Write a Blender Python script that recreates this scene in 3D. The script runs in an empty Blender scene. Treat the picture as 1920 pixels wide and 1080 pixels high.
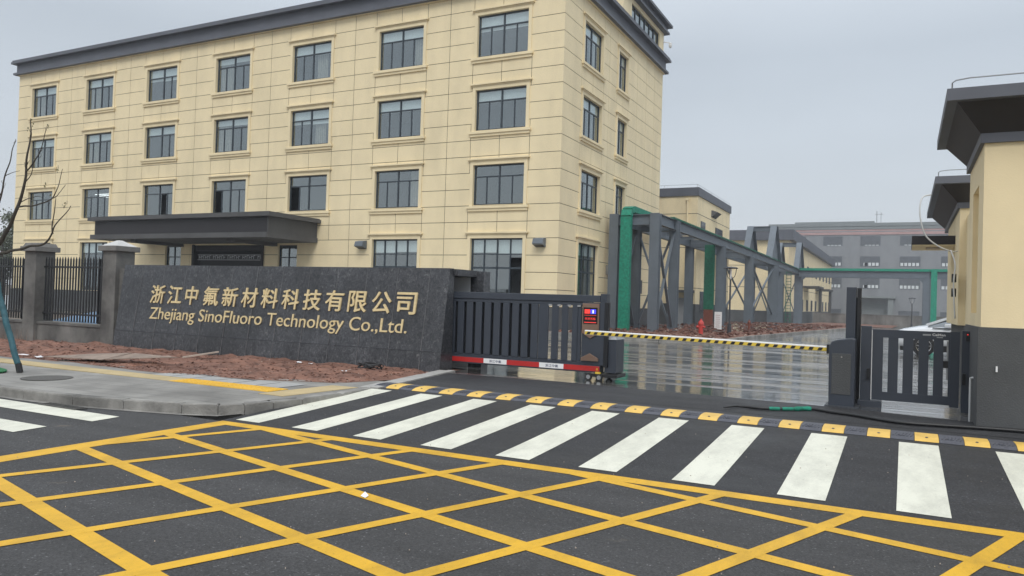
import bpy, bmesh, math, random
from mathutils import Vector, Matrix, noise
random.seed(7)
R = math.radians
sc = bpy.context.scene
# ---------------------------------------------------------------- camera
CAM = Vector((14.181, -32.046, 1.6))
yaw, pit, rol = -0.475354, 0.015346, 0.031385
fw = Vector((math.sin(yaw)*math.cos(pit), math.cos(yaw)*math.cos(pit), math.sin(pit)))
r0 = Vector((math.cos(yaw), -math.sin(yaw), 0)); u0 = r0.cross(fw)
rt = r0*math.cos(rol)+u0*math.sin(rol); up = -r0*math.sin(rol)+u0*math.cos(rol)
cd = bpy.data.cameras.new('camera'); cam = bpy.data.objects.new('camera', cd); sc.collection.objects.link(cam)
M = Matrix.Identity(4)
for i in range(3):
    M[i][0] = rt[i]; M[i][1] = up[i]; M[i][2] = -fw[i]; M[i][3] = CAM[i]
cam.matrix_world = M
cd.sensor_width = 36; cd.lens = 1431.55/1920*36; cd.clip_end = 6000; cd.clip_start = 0.1
sc.camera = cam
# ---------------------------------------------------------------- world, sun, exposure
SUN_EL, SUN_AZ = 48, 200      # soft sun behind the camera, overcast
w = bpy.data.worlds.new('World'); sc.world = w; w.use_nodes = True
nt = w.node_tree; nt.nodes.clear(); N = nt.nodes.new; L = nt.links.new
sky = N('ShaderNodeTexSky'); sky.sky_type = 'NISHITA'; sky.sun_disc = False
sky.sun_elevation = R(SUN_EL); sky.sun_rotation = R(SUN_AZ); sky.air_density = 1.5; sky.dust_density = 3
tc = N('ShaderNodeTexCoord'); sx = N('ShaderNodeSeparateXYZ'); L(tc.outputs['Generated'], sx.inputs[0])
cr = N('ShaderNodeValToRGB'); L(sx.outputs['Z'], cr.inputs[0])
els = cr.color_ramp.elements
els[0].position = 0.0; els[0].color = (.65, .69, .74, 1)
els[1].position = 1.0; els[1].color = (1.25, 1.33, 1.42, 1)
e = els.new(.12); e.color = (.59, .64, .70, 1)
e = els.new(.30); e.color = (.52, .575, .64, 1)
e = els.new(.55); e.color = (.9, .96, 1.03, 1)
nz = N('ShaderNodeTexNoise'); nz.inputs['Scale'].default_value = 2.2; nz.inputs['Detail'].default_value = 3
mpn = N('ShaderNodeMapping'); mpn.inputs['Scale'].default_value = (1, 1, 3); L(tc.outputs['Generated'], mpn.inputs[0]); L(mpn.outputs[0], nz.inputs['Vector'])
mrn = N('ShaderNodeMapRange'); mrn.inputs[1].default_value = .3; mrn.inputs[2].default_value = .7; mrn.inputs[3].default_value = 10.9; mrn.inputs[4].default_value = 12.1; L(nz.outputs[0], mrn.inputs[0])
vm = N('ShaderNodeVectorMath'); vm.operation = 'SCALE'; L(cr.outputs[0], vm.inputs[0]); L(mrn.outputs[0], vm.inputs['Scale'])
mx = N('ShaderNodeMix'); mx.data_type = 'RGBA'; mx.inputs[0].default_value = .88
L(sky.outputs[0], mx.inputs[6]); L(vm.outputs[0], mx.inputs[7])
bg = N('ShaderNodeBackground'); bg.inputs[1].default_value = .1; L(mx.outputs[2], bg.inputs[0])
wo = N('ShaderNodeOutputWorld'); L(bg.outputs[0], wo.inputs[0])
sl = bpy.data.lights.new('sun', 'SUN'); sl.energy = 1.45; sl.angle = R(25); sl.color = (1, .965, .91)
so = bpy.data.objects.new('sun', sl); sc.collection.objects.link(so)
so.rotation_euler = (R(90-SUN_EL), 0, R(25))   # light travels toward +Y, from behind the camera
sc.view_settings.view_transform = 'Standard'; sc.view_settings.look = 'None'
sc.view_settings.exposure = 0.0; sc.view_settings.gamma = 1.0
sc.render.engine = 'CYCLES'
# ---------------------------------------------------------------- materials
def mat(name, col, rough=.7, var=.12, scale=3.0, bump=0.0, bscale=40, metal=0.0, spec=.5, col2=None, detail=5, coat=0, grime=0.0):
    m = bpy.data.materials.new(name); m.use_nodes = True
    nt = m.node_tree; b = nt.nodes['Principled BSDF']
    b.inputs['Roughness'].default_value = rough; b.inputs['Metallic'].default_value = metal
    b.inputs['Specular IOR Level'].default_value = spec
    if coat: b.inputs['Coat Weight'].default_value = coat; b.inputs['Coat Roughness'].default_value = .05
    tc = nt.nodes.new('ShaderNodeTexCoord')
    nz = nt.nodes.new('ShaderNodeTexNoise'); nz.inputs['Scale'].default_value = scale; nz.inputs['Detail'].default_value = detail
    nz.inputs['Roughness'].default_value = .6
    nt.links.new(tc.outputs['Object'], nz.inputs['Vector'])
    mr = nt.nodes.new('ShaderNodeMapRange'); mr.inputs[1].default_value = .3; mr.inputs[2].default_value = .7
    nt.links.new(nz.outputs[0], mr.inputs[0])
    mx = nt.nodes.new('ShaderNodeMix'); mx.data_type = 'RGBA'
    nt.links.new(mr.outputs[0], mx.inputs[0])
    c = Vector(col[:3])
    if col2 is None:
        a = c*(1-var); d = c*(1+var)
    else: a = c; d = Vector(col2[:3])
    mx.inputs[6].default_value = (*a, 1); mx.inputs[7].default_value = (*d, 1)
    out = mx.outputs[2]
    if grime:
        n2 = nt.nodes.new('ShaderNodeTexNoise'); n2.inputs['Scale'].default_value = .55; n2.inputs['Detail'].default_value = 8
        mp = nt.nodes.new('ShaderNodeMapping'); mp.inputs['Scale'].default_value = (1.6, 1.6, .35)
        nt.links.new(tc.outputs['Object'], mp.inputs[0]); nt.links.new(mp.outputs[0], n2.inputs['Vector'])
        r2 = nt.nodes.new('ShaderNodeMapRange'); r2.inputs[1].default_value = .42; r2.inputs[2].default_value = .72
        r2.inputs[3].default_value = 1.0; r2.inputs[4].default_value = 1-grime
        nt.links.new(n2.outputs[0], r2.inputs[0])
        v = nt.nodes.new('ShaderNodeVectorMath'); v.operation = 'SCALE'
        nt.links.new(out, v.inputs[0]); nt.links.new(r2.outputs[0], v.inputs['Scale']); out = v.outputs[0]
    nt.links.new(out, b.inputs['Base Color'])
    if bump:
        n3 = nt.nodes.new('ShaderNodeTexNoise'); n3.inputs['Scale'].default_value = bscale; n3.inputs['Detail'].default_value = 4
        nt.links.new(tc.outputs['Object'], n3.inputs['Vector'])
        bp = nt.nodes.new('ShaderNodeBump'); bp.inputs['Strength'].default_value = bump; bp.inputs['Distance'].default_value = .02
        nt.links.new(n3.outputs[0], bp.inputs['Height']); nt.links.new(bp.outputs[0], b.inputs['Normal'])
    return m
def emit(name, col, s):
    m = bpy.data.materials.new(name); m.use_nodes = True; b = m.node_tree.nodes['Principled BSDF']
    b.inputs['Base Color'].default_value = (*[c*.3 for c in col], 1); b.inputs['Emission Color'].default_value = (*col, 1); b.inputs['Emission Strength'].default_value = s
    return m
def asphalt(name, base, wet=0.35, grain=.45):
    m = bpy.data.materials.new(name); m.use_nodes = True; nt = m.node_tree; b = nt.nodes['Principled BSDF']
    N = nt.nodes.new; L = nt.links.new
    tc = N('ShaderNodeTexCoord')
    n1 = N('ShaderNodeTexVoronoi'); n1.inputs['Scale'].default_value = 95; L(tc.outputs['Object'], n1.inputs['Vector'])
    sp = N('ShaderNodeSeparateColor'); L(n1.outputs['Color'], sp.inputs[0])
    m1 = N('ShaderNodeMapRange'); m1.inputs[3].default_value = 1-grain; m1.inputs[4].default_value = 1+grain; L(sp.outputs[0], m1.inputs[0])
    # rare pale stone chips
    m1b = N('ShaderNodeMapRange'); m1b.inputs[1].default_value = .975; m1b.inputs[2].default_value = 1.0; m1b.inputs[3].default_value = 0; m1b.inputs[4].default_value = 2.5
    L(sp.outputs[1], m1b.inputs[0])
    ad = N('ShaderNodeMath'); ad.operation = 'ADD'; L(m1.outputs[0], ad.inputs[0]); L(m1b.outputs[0], ad.inputs[1])
    n2 = N('ShaderNodeTexNoise'); n2.inputs['Scale'].default_value = .45; n2.inputs['Detail'].default_value = 7; n2.inputs['Roughness'].default_value = .62
    L(tc.outputs['Object'], n2.inputs['Vector'])
    m2 = N('ShaderNodeMapRange'); m2.inputs[1].default_value = .35; m2.inputs[2].default_value = .68; m2.inputs[3].default_value = 1.12; m2.inputs[4].default_value = 1-wet
    L(n2.outputs[0], m2.inputs[0])
    mu = N('ShaderNodeMath'); mu.operation = 'MULTIPLY'; L(ad.outputs[0], mu.inputs[0]); L(m2.outputs[0], mu.inputs[1])
    v = N('ShaderNodeVectorMath'); v.operation = 'SCALE'; v.inputs[0].default_value = base; L(mu.outputs[0], v.inputs['Scale'])
    # dried mud smears and long faint wheel streaks
    n4 = N('ShaderNodeTexNoise'); n4.inputs['Scale'].default_value = 1.9; n4.inputs['Detail'].default_value = 6; n4.inputs['Distortion'].default_value = .6; L(tc.outputs['Object'], n4.inputs['Vector'])
    m4 = N('ShaderNodeMapRange'); m4.inputs[1].default_value = .70; m4.inputs[2].default_value = .80; m4.inputs[4].default_value = .55; L(n4.outputs[0], m4.inputs[0])
    mp4 = N('ShaderNodeMapping'); mp4.inputs['Scale'].default_value = (.10, 1.3, 1); mp4.inputs['Rotation'].default_value = (0, 0, .12); L(tc.outputs['Object'], mp4.inputs[0])
    n5 = N('ShaderNodeTexNoise'); n5.inputs['Scale'].default_value = 1.6; n5.inputs['Detail'].default_value = 5; L(mp4.outputs[0], n5.inputs['Vector'])
    m5 = N('ShaderNodeMapRange'); m5.inputs[1].default_value = .35; m5.inputs[2].default_value = .65; m5.inputs[3].default_value = .84; m5.inputs[4].default_value = 1.14; L(n5.outputs[0], m5.inputs[0])
    v5 = N('ShaderNodeVectorMath'); v5.operation = 'SCALE'; L(v.outputs[0], v5.inputs[0]); L(m5.outputs[0], v5.inputs['Scale'])
    x4 = N('ShaderNodeMix'); x4.data_type = 'RGBA'; L(m4.outputs[0], x4.inputs[0]); L(v5.outputs[0], x4.inputs[6]); x4.inputs[7].default_value = (.17, .135, .10, 1)
    L(x4.outputs[2], b.inputs['Base Color'])
    m3 = N('ShaderNodeMapRange'); m3.inputs[1].default_value = .4; m3.inputs[2].default_value = .7; m3.inputs[3].default_value = .85; m3.inputs[4].default_value = .85-.9*wet
    L(n2.outputs[0], m3.inputs[0]); L(m3.outputs[0], b.inputs['Roughness'])
    bp = N('ShaderNodeBump'); bp.inputs['Strength'].default_value = .6; bp.inputs['Distance'].default_value = .006
    L(n1.outputs['Distance'], bp.inputs['Height']); L(bp.outputs[0], b.inputs['Normal'])
    b.inputs['Specular IOR Level'].default_value = .4
    return m
def paint_on_road(name, col, wear=.5):
    m = bpy.data.materials.new(name); m.use_nodes = True; nt = m.node_tree; b = nt.nodes['Principled BSDF']
    N = nt.nodes.new; L = nt.links.new
    tc = N('ShaderNodeTexCoord')
    n1 = N('ShaderNodeTexNoise'); n1.inputs['Scale'].default_value = 2.6; n1.inputs['Detail'].default_value = 10; n1.inputs['Roughness'].default_value = .78
    mp = N('ShaderNodeMapping'); mp.inputs['Scale'].default_value = (1, .45, 1); mp.inputs['Rotation'].default_value = (0, 0, .5); L(tc.outputs['Object'], mp.inputs[0]); L(mp.outputs[0], n1.inputs['Vector'])
    m1 = N('ShaderNodeMapRange'); m1.inputs[1].default_value = .42; m1.inputs[2].default_value = .78; m1.inputs[3].default_value = 1.02; m1.inputs[4].default_value = 1-.5*wear
    L(n1.outputs[0], m1.inputs[0])
    n2 = N('ShaderNodeTexNoise'); n2.inputs['Scale'].default_value = 60; n2.inputs['Detail'].default_value = 3; L(tc.outputs['Object'], n2.inputs['Vector'])
    m2 = N('ShaderNodeMapRange'); m2.inputs[1].default_value = .66; m2.inputs[2].default_value = .75; m2.inputs[3].default_value = 1.0; m2.inputs[4].default_value = .45
    L(n2.outputs[0], m2.inputs[0])
    mu = N('ShaderNodeMath'); mu.operation = 'MULTIPLY'; L(m1.outputs[0], mu.inputs[0]); L(m2.outputs[0], mu.inputs[1])
    v = N('ShaderNodeVectorMath'); v.operation = 'SCALE'; v.inputs[0].default_value = col; L(mu.outputs[0], v.inputs['Scale'])
    L(v.outputs[0], b.inputs['Base Color']); b.inputs['Roughness'].default_value = .55
    bp = N('ShaderNodeBump'); bp.inputs['Strength'].default_value = .35; bp.inputs['Distance'].default_value = .004
    L(n2.outputs[0], bp.inputs['Height']); L(bp.outputs[0], b.inputs['Normal'])
    return m
def wet_concrete(name):
    m = bpy.data.materials.new(name); m.use_nodes = True; nt = m.node_tree; b = nt.nodes['Principled BSDF']
    N = nt.nodes.new; L = nt.links.new
    tc = N('ShaderNodeTexCoord')
    mp = N('ShaderNodeMapping'); mp.inputs['Scale'].default_value = (.22, .95, 1); L(tc.outputs['Object'], mp.inputs[0])
    n1 = N('ShaderNodeTexNoise'); n1.inputs['Scale'].default_value = 1.0; n1.inputs['Detail'].default_value = 8; n1.inputs['Roughness'].default_value = .65
    L(mp.outputs[0], n1.inputs['Vector'])
    cr = N('ShaderNodeMapRange'); cr.inputs[1].default_value = .42; cr.inputs[2].default_value = .6; L(n1.outputs[0], cr.inputs[0])
    mx = N('ShaderNodeMix'); mx.data_type = 'RGBA'; L(cr.outputs[0], mx.inputs[0])
    mx.inputs[6].default_value = (.085, .083, .078, 1); mx.inputs[7].default_value = (.30, .29, .275, 1)
    L(mx.outputs[2], b.inputs['Base Color'])
    ro = N('ShaderNodeMapRange'); ro.inputs[3].default_value = .01; ro.inputs[4].default_value = .14; L(cr.outputs[0], ro.inputs[0])
    L(ro.outputs[0], b.inputs['Roughness']); b.inputs['Specular IOR Level'].default_value = .62
    cw = N('ShaderNodeMapRange'); cw.inputs[3].default_value = 1.0; cw.inputs[4].default_value = .35; L(cr.outputs[0], cw.inputs[0]); L(cw.outputs[0], b.inputs['Coat Weight']); b.inputs['Coat Roughness'].default_value = .03; b.inputs['Coat IOR'].default_value = 1.75
    mp2 = N('ShaderNodeMapping'); mp2.inputs['Scale'].default_value = (.35, 2.2, 1); L(tc.outputs['Object'], mp2.inputs[0])
    n2 = N('ShaderNodeTexNoise'); n2.inputs['Scale'].default_value = 1.0; n2.inputs['Detail'].default_value = 7; n2.inputs['Roughness'].default_value = .55; L(mp2.outputs[0], n2.inputs['Vector'])
    bp = N('ShaderNodeBump'); bp.inputs['Strength'].default_value = .25; bp.inputs['Distance'].default_value = .05
    L(n2.outputs[0], bp.inputs['Height'])
    mp6 = N('ShaderNodeMapping'); mp6.inputs['Scale'].default_value = (.13, 1.25, 1); mp6.inputs['Rotation'].default_value = (0, 0, -.06); L(tc.outputs['Object'], mp6.inputs[0])
    n6 = N('ShaderNodeTexNoise'); n6.inputs['Scale'].default_value = 1.0; n6.inputs['Detail'].default_value = 8; n6.inputs['Roughness'].default_value = .6; n6.inputs['Distortion'].default_value = .5; L(mp6.outputs[0], n6.inputs['Vector'])
    m6 = N('ShaderNodeMapRange'); m6.inputs[1].default_value = .52; m6.inputs[2].default_value = .66; L(n6.outputs[0], m6.inputs[0])
    b6 = N('ShaderNodeBump'); b6.inputs['Strength'].default_value = 1.0; b6.inputs['Distance'].default_value = .016; L(m6.outputs[0], b6.inputs['Height']); L(bp.outputs[0], b6.inputs['Normal'])
    L(b6.outputs[0], b.inputs['Normal']); L(b6.outputs[0], b.inputs['Coat Normal'])
    return m
def granite(name):
    m = bpy.data.materials.new(name); m.use_nodes = True; nt = m.node_tree; b = nt.nodes['Principled BSDF']
    N = nt.nodes.new; L = nt.links.new
    tc = N('ShaderNodeTexCoord')
    mp = N('ShaderNodeMapping'); mp.inputs['Scale'].default_value = (1, 1, .8); mp.inputs['Rotation'].default_value = (0, .5, 0); L(tc.outputs['Object'], mp.inputs[0])
    n1 = N('ShaderNodeTexNoise'); n1.inputs['Scale'].default_value = 15; n1.inputs['Detail'].default_value = 8; n1.inputs['Roughness'].default_value = .75; n1.inputs['Distortion'].default_value = 1.2
    L(mp.outputs[0], n1.inputs['Vector'])
    cr = N('ShaderNodeValToRGB'); L(n1.outputs[0], cr.inputs[0]); e = cr.color_ramp.elements
    e[0].position = .38; e[0].color = (.022, .023, .027, 1); e[1].position = .70; e[1].color = (.26, .255, .25, 1)
    k = e.new(.53); k.color = (.062, .065, .073, 1); k = e.new(.60); k.color = (.10, .102, .108, 1)
    n2 = N('ShaderNodeTexNoise'); n2.inputs['Scale'].default_value = .9; n2.inputs['Detail'].default_value = 6; L(tc.outputs['Object'], n2.inputs['Vector'])
    m2 = N('ShaderNodeMapRange'); m2.inputs[1].default_value = .35; m2.inputs[2].default_value = .65; m2.inputs[3].default_value = .60; m2.inputs[4].default_value = 1.0
    L(n2.outputs[0], m2.inputs[0])
    # slab to slab tone, vertical tiles 1.0 m wide
    wv = N('ShaderNodeSeparateXYZ'); L(tc.outputs['Object'], wv.inputs[0])
    fl = N('ShaderNodeMath'); fl.operation = 'FLOOR'; ml = N('ShaderNodeMath'); ml.operation = 'MULTIPLY'; ml.inputs[1].default_value = 1.25
    L(wv.outputs['X'], ml.inputs[0]); L(ml.outputs[0], fl.inputs[0])
    wn = N('ShaderNodeTexWhiteNoise'); wn.noise_dimensions = '1D'; L(fl.outputs[0], wn.inputs['W'])
    m3 = N('ShaderNodeMapRange'); m3.inputs[3].default_value = .85; m3.inputs[4].default_value = 1.15; L(wn.outputs[0], m3.inputs[0])
    mu = N('ShaderNodeMath'); mu.operation = 'MULTIPLY'; L(m2.outputs[0], mu.inputs[0]); L(m3.outputs[0], mu.inputs[1])
    v = N('ShaderNodeVectorMath'); v.operation = 'SCALE'; L(cr.outputs[0], v.inputs[0]); L(mu.outputs[0], v.inputs['Scale'])
    L(v.outputs[0], b.inputs['Base Color']); b.inputs['Roughness'].default_value = .38
    return m
def glass(name, tint, gl=.3, ref=(.8, .86, .9)):
    m = bpy.data.materials.new(name); m.use_nodes = True; nt = m.node_tree; nt.nodes.clear(); N = nt.nodes.new; L = nt.links.new
    t = N('ShaderNodeBsdfTransparent'); t.inputs[0].default_value = (*tint, 1)
    g = N('ShaderNodeBsdfGlossy'); g.inputs[0].default_value = (*ref, 1); g.inputs['Roughness'].default_value = .02
    tc = N('ShaderNodeTexCoord'); nz = N('ShaderNodeTexNoise'); nz.inputs['Scale'].default_value = .5; L(tc.outputs['Object'], nz.inputs['Vector'])
    bp = N('ShaderNodeBump'); bp.inputs['Strength'].default_value = .05; bp.inputs['Distance'].default_value = .05; L(nz.outputs[0], bp.inputs['Height']); L(bp.outputs[0], g.inputs['Normal'])
    f = N('ShaderNodeFresnel'); f.inputs[0].default_value = 1.5
    a = N('ShaderNodeMath'); a.operation = 'ADD'; a.use_clamp = True; a.inputs[1].default_value = gl; L(f.outputs[0], a.inputs[0])
    ge = N('ShaderNodeNewGeometry'); iv = N('ShaderNodeMath'); iv.operation = 'SUBTRACT'; iv.inputs[0].default_value = 1; L(ge.outputs['Backfacing'], iv.inputs[1])
    m5 = N('ShaderNodeMath'); m5.operation = 'MULTIPLY'; L(a.outputs[0], m5.inputs[0]); L(iv.outputs[0], m5.inputs[1])
    mx = N('ShaderNodeMixShader'); L(m5.outputs[0], mx.inputs[0]); L(t.outputs[0], mx.inputs[1]); L(g.outputs[0], mx.inputs[2])
    o = N('ShaderNodeOutputMaterial'); L(mx.outputs[0], o.inputs[0])
    return m
def pavers(name):
    m = bpy.data.materials.new(name); m.use_nodes = True; nt = m.node_tree; b = nt.nodes['Principled BSDF']; N = nt.nodes.new; L = nt.links.new
    tc = N('ShaderNodeTexCoord'); br = N('ShaderNodeTexBrick'); L(tc.outputs['Object'], br.inputs['Vector'])
    br.inputs['Scale'].default_value = 1.0; br.inputs['Brick Width'].default_value = .6; br.inputs['Row Height'].default_value = .3; br.inputs['Mortar Size'].default_value = .006
    br.inputs['Color1'].default_value = (.27, .26, .24, 1); br.inputs['Color2'].default_value = (.225, .217, .20, 1); br.inputs['Mortar'].default_value = (.12, .115, .11, 1)
    n = N('ShaderNodeTexNoise'); n.inputs['Scale'].default_value = 1.2; n.inputs['Detail'].default_value = 8; L(tc.outputs['Object'], n.inputs['Vector'])
    mr = N('ShaderNodeMapRange'); mr.inputs[1].default_value = .35; mr.inputs[2].default_value = .7; mr.inputs[3].default_value = 1.1; mr.inputs[4].default_value = .6; L(n.outputs[0], mr.inputs[0])
    v = N('ShaderNodeVectorMath'); v.operation = 'SCALE'; L(br.outputs[0], v.inputs[0]); L(mr.outputs[0], v.inputs['Scale'])
    L(v.outputs[0], b.inputs['Base Color']); b.inputs['Roughness'].default_value = .6
    return m
MT = dict(
  cream=mat('cream_paint', (.82, .695, .45), .75, .035, 1.2, .08, 120, grime=.12),
  cream2=mat('cream_render', (.82, .685, .435), .8, .04, 1.4, .12, 60, grime=.15),
  backing=mat('joint_grey', (.07, .06, .045), .9),
  greyband=mat('charcoal_paint', (.105, .113, .135), .6, .06, 1, .05, 80, grime=.15),
  greyplinth=mat('grey_plinth_render', (.085, .088, .09), .85, .12, 2, .35, 50, grime=.25),
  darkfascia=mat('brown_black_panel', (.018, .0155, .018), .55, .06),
  porchgrey=mat('grey_render', (.085, .085, .086), .8, .08, 2, .1, 60, grime=.2),
  alu=mat('dark_aluminium', (.032, .045, .058), .4, .1, spec=.5),
  interior=mat('dark_interior', (.035, .036, .038), .9),
  blind=mat('white_blind', (.72, .74, .74), .8, .04),
  curtain=mat('grey_curtain', (.36, .33, .29), .9, .2, 8),
  glass=glass('window_glass', (.90, .94, .94), .25, (.80, .88, .90)),
  glassd=glass('window_glass_dark', (.42, .46, .48), .24),
  granite=granite('dark_granite'),
  granite_joint=mat('granite_joint', (.16, .16, .165), .8, .4, 5),
  gold=mat('gold_leaf', (.74, .585, .32), .38, .15, 14, metal=.35),
  white_in=mat('white_plaster', (.62, .62, .62), .8, .05),
  fence_conc=mat('fence_cement', (.075, .073, .070), .85, .30, 1.3, .4, 30, col2=(.22, .215, .20), grime=.35),
  fence_cap=mat('cap_cement', (.17, .165, .155), .85, .2, 3, .3, 30),
  cap_white=mat('cap_white_cement', (.5, .5, .49), .8, .1, 5),
  iron=mat('black_iron', (.012, .013, .015), .45, .1),
  gate=mat('gate_charcoal', (.038, .046, .062), .42, .08, 2, spec=.5),
  gate_d=mat('gate_black', (.008, .009, .012), .5),
  bronze=mat('bronze_plate', (.26, .17, .125), .35, .08, 3, metal=.5),
  bronze_l=mat('bronze_edge', (.45, .34, .28), .35, .08, 3, metal=.5),
  red=mat('red_strip', (.46, .020, .018), .4, .06),
  white=mat('white_paint', (.78, .78, .78), .4, .04),
  black=mat('black_plastic', (.012, .012, .013), .4, .1),
  blue_t=mat('blue_text', (.02, .03, .10), .6),
  yellow=mat('yellow_reflective', (.72, .52, .06), .4, .08),
  steel=mat('blue_grey_steel', (.128, .152, .178), .5, .10, 1.5, .03, 50, grime=.12),
  steel_d=mat('dark_steel', (.045, .05, .058), .5, .1),
  net=mat('green_mesh', (.012, .24, .155), .7, .35, 9, .5, 60),
  net_d=mat('dark_green_mesh', (.008, .12, .07), .7, .3, 9, .5, 60),
  rubber=mat('black_rubber', (.075, .078, .095), .6, .2, 10, .3, 60),
  bumpy=mat('yellow_rubber', (.72, .46, .10), .5, .12, 5, .15, 60),
  chrome=mat('bright_metal', (.5, .5, .5), .25, .1, metal=.9),
  zincs=mat('galvanised', (.35, .36, .37), .4, .1, metal=.6),
  tyre=mat('tyre', (.018, .018, .019), .7),
  carpaint=mat('white_car_paint', (.66, .68, .70), .12, .02, coat=1),
  carglass=glass('car_glass', (.12, .13, .14), .22),
  bark=mat('bark', (.055, .045, .035), .9, .35, 18, .6, 40),
  bud=mat('buds', (.16, .15, .07), .8, .2),
  leaf=mat('leaf', (.13, .15, .105), .8, .4, 2.5),  # paled: distance haze is mixed into the leaf colour
  pole_t=mat('teal_wrapped_pole', (.028, .10, .125), .6, .25, 14, .4, 40),
  soil=mat('red_soil', (.085, .040, .028), .95, .0, 3.2, 1.0, 16, col2=(.27, .135, .092), detail=10),
  clod=mat('soil_clod', (.13, .058, .042), .95, .3, 6, .6, 30),
  stone=mat('pale_rubble', (.42, .35, .29), .9, .25, 6),
  paper=mat('white_scrap', (.75, .75, .77), .7, .05),
  board=mat('old_board', (.24, .185, .15), .85, .25, 6, .3, 30),
  kerb=mat('kerb_stone', (.27, .26, .24), .8, .30, 4, .5, 40, grime=.6),
  kerb_l=mat('pale_kerb_stone', (.36, .35, .33), .8, .15, 4, .3, 40, grime=.25),
  pave=pavers('paving'),
  slab=mat('grey_slab', (.33, .33, .32), .65, .12, 2.5, .15, 50),
  tact=mat('pale_tactile', (.46, .36, .19), .75, .12, 2, .3, 40, grime=.2),
  tact_y=mat('yellow_tactile', (.68, .40, .03), .6, .12, 3, .3, 40),
  asph=asphalt('asphalt_road', (.049, .0485, .0495), .36, .36),
  asph2=asphalt('asphalt_apron', (.034, .0343, .0372), .55),
  pw=paint_on_road('white_road_paint', (.70, .695, .59), .75),
  py=paint_on_road('yellow_road_paint', (.69, .39, .014), .9),
  yard=wet_concrete('wet_concrete'),
  farwall=mat('grey_cement_wall', (.20, .195, .185), .9, .25, .6, .3, 10, grime=.5),
  greyb=mat('grey_factory_paint', (.235, .245, .26), .8, .05, .4, grime=.12),
  greyb2=mat('grey_factory_roof', (.21, .23, .235), .8, .05, .4),
  pink=mat('faded_pink_band', (.42, .275, .265), .8, .08, .5),
  farwin=mat('grey_window', (.105, .115, .13), .35, .1, 1),
  darkpane=mat('dark_pane', (.028, .035, .042), .12, .1, 1),
  farwin_l=mat('bright_pane', (.62, .65, .66), .4, .06),
  hyd=mat('hydrant_red', (.52, .055, .045), .5, .12, 6),
  rust=mat('rusty_red', (.17, .05, .03), .7, .2, 9),
  greenmat=mat('green_turf_mat', (.01, .14, .045), .85, .3, 20, .6, 60),
  manhole=mat('manhole_iron', (.085, .082, .075), .7, .3, 30, .8, 60),
  tarp=mat('blue_tarp', (.16, .27, .42), .6, .2, 3),
  hose=mat('black_hose', (.014, .014, .015), .45),
  groundm=mat('far_earth', (.16, .13, .10), .95, .3, .05),
  scr=mat('screen_black', (.006, .006, .008), .2),
  led_r=emit('led_red', (.9, .05, .04), 1.1), led_b=emit('led_blue', (.06, .06, .9), 1.6), led_w=emit('led_pale', (.75, .85, 1), 1.5),
  lampw=emit('tube_light', (1, 1, 1), 2.0),
  conduit=mat('white_conduit', (.55, .56, .56), .5, .06),
  door=mat('grey_door', (.42, .43, .44), .5, .06),
)
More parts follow.
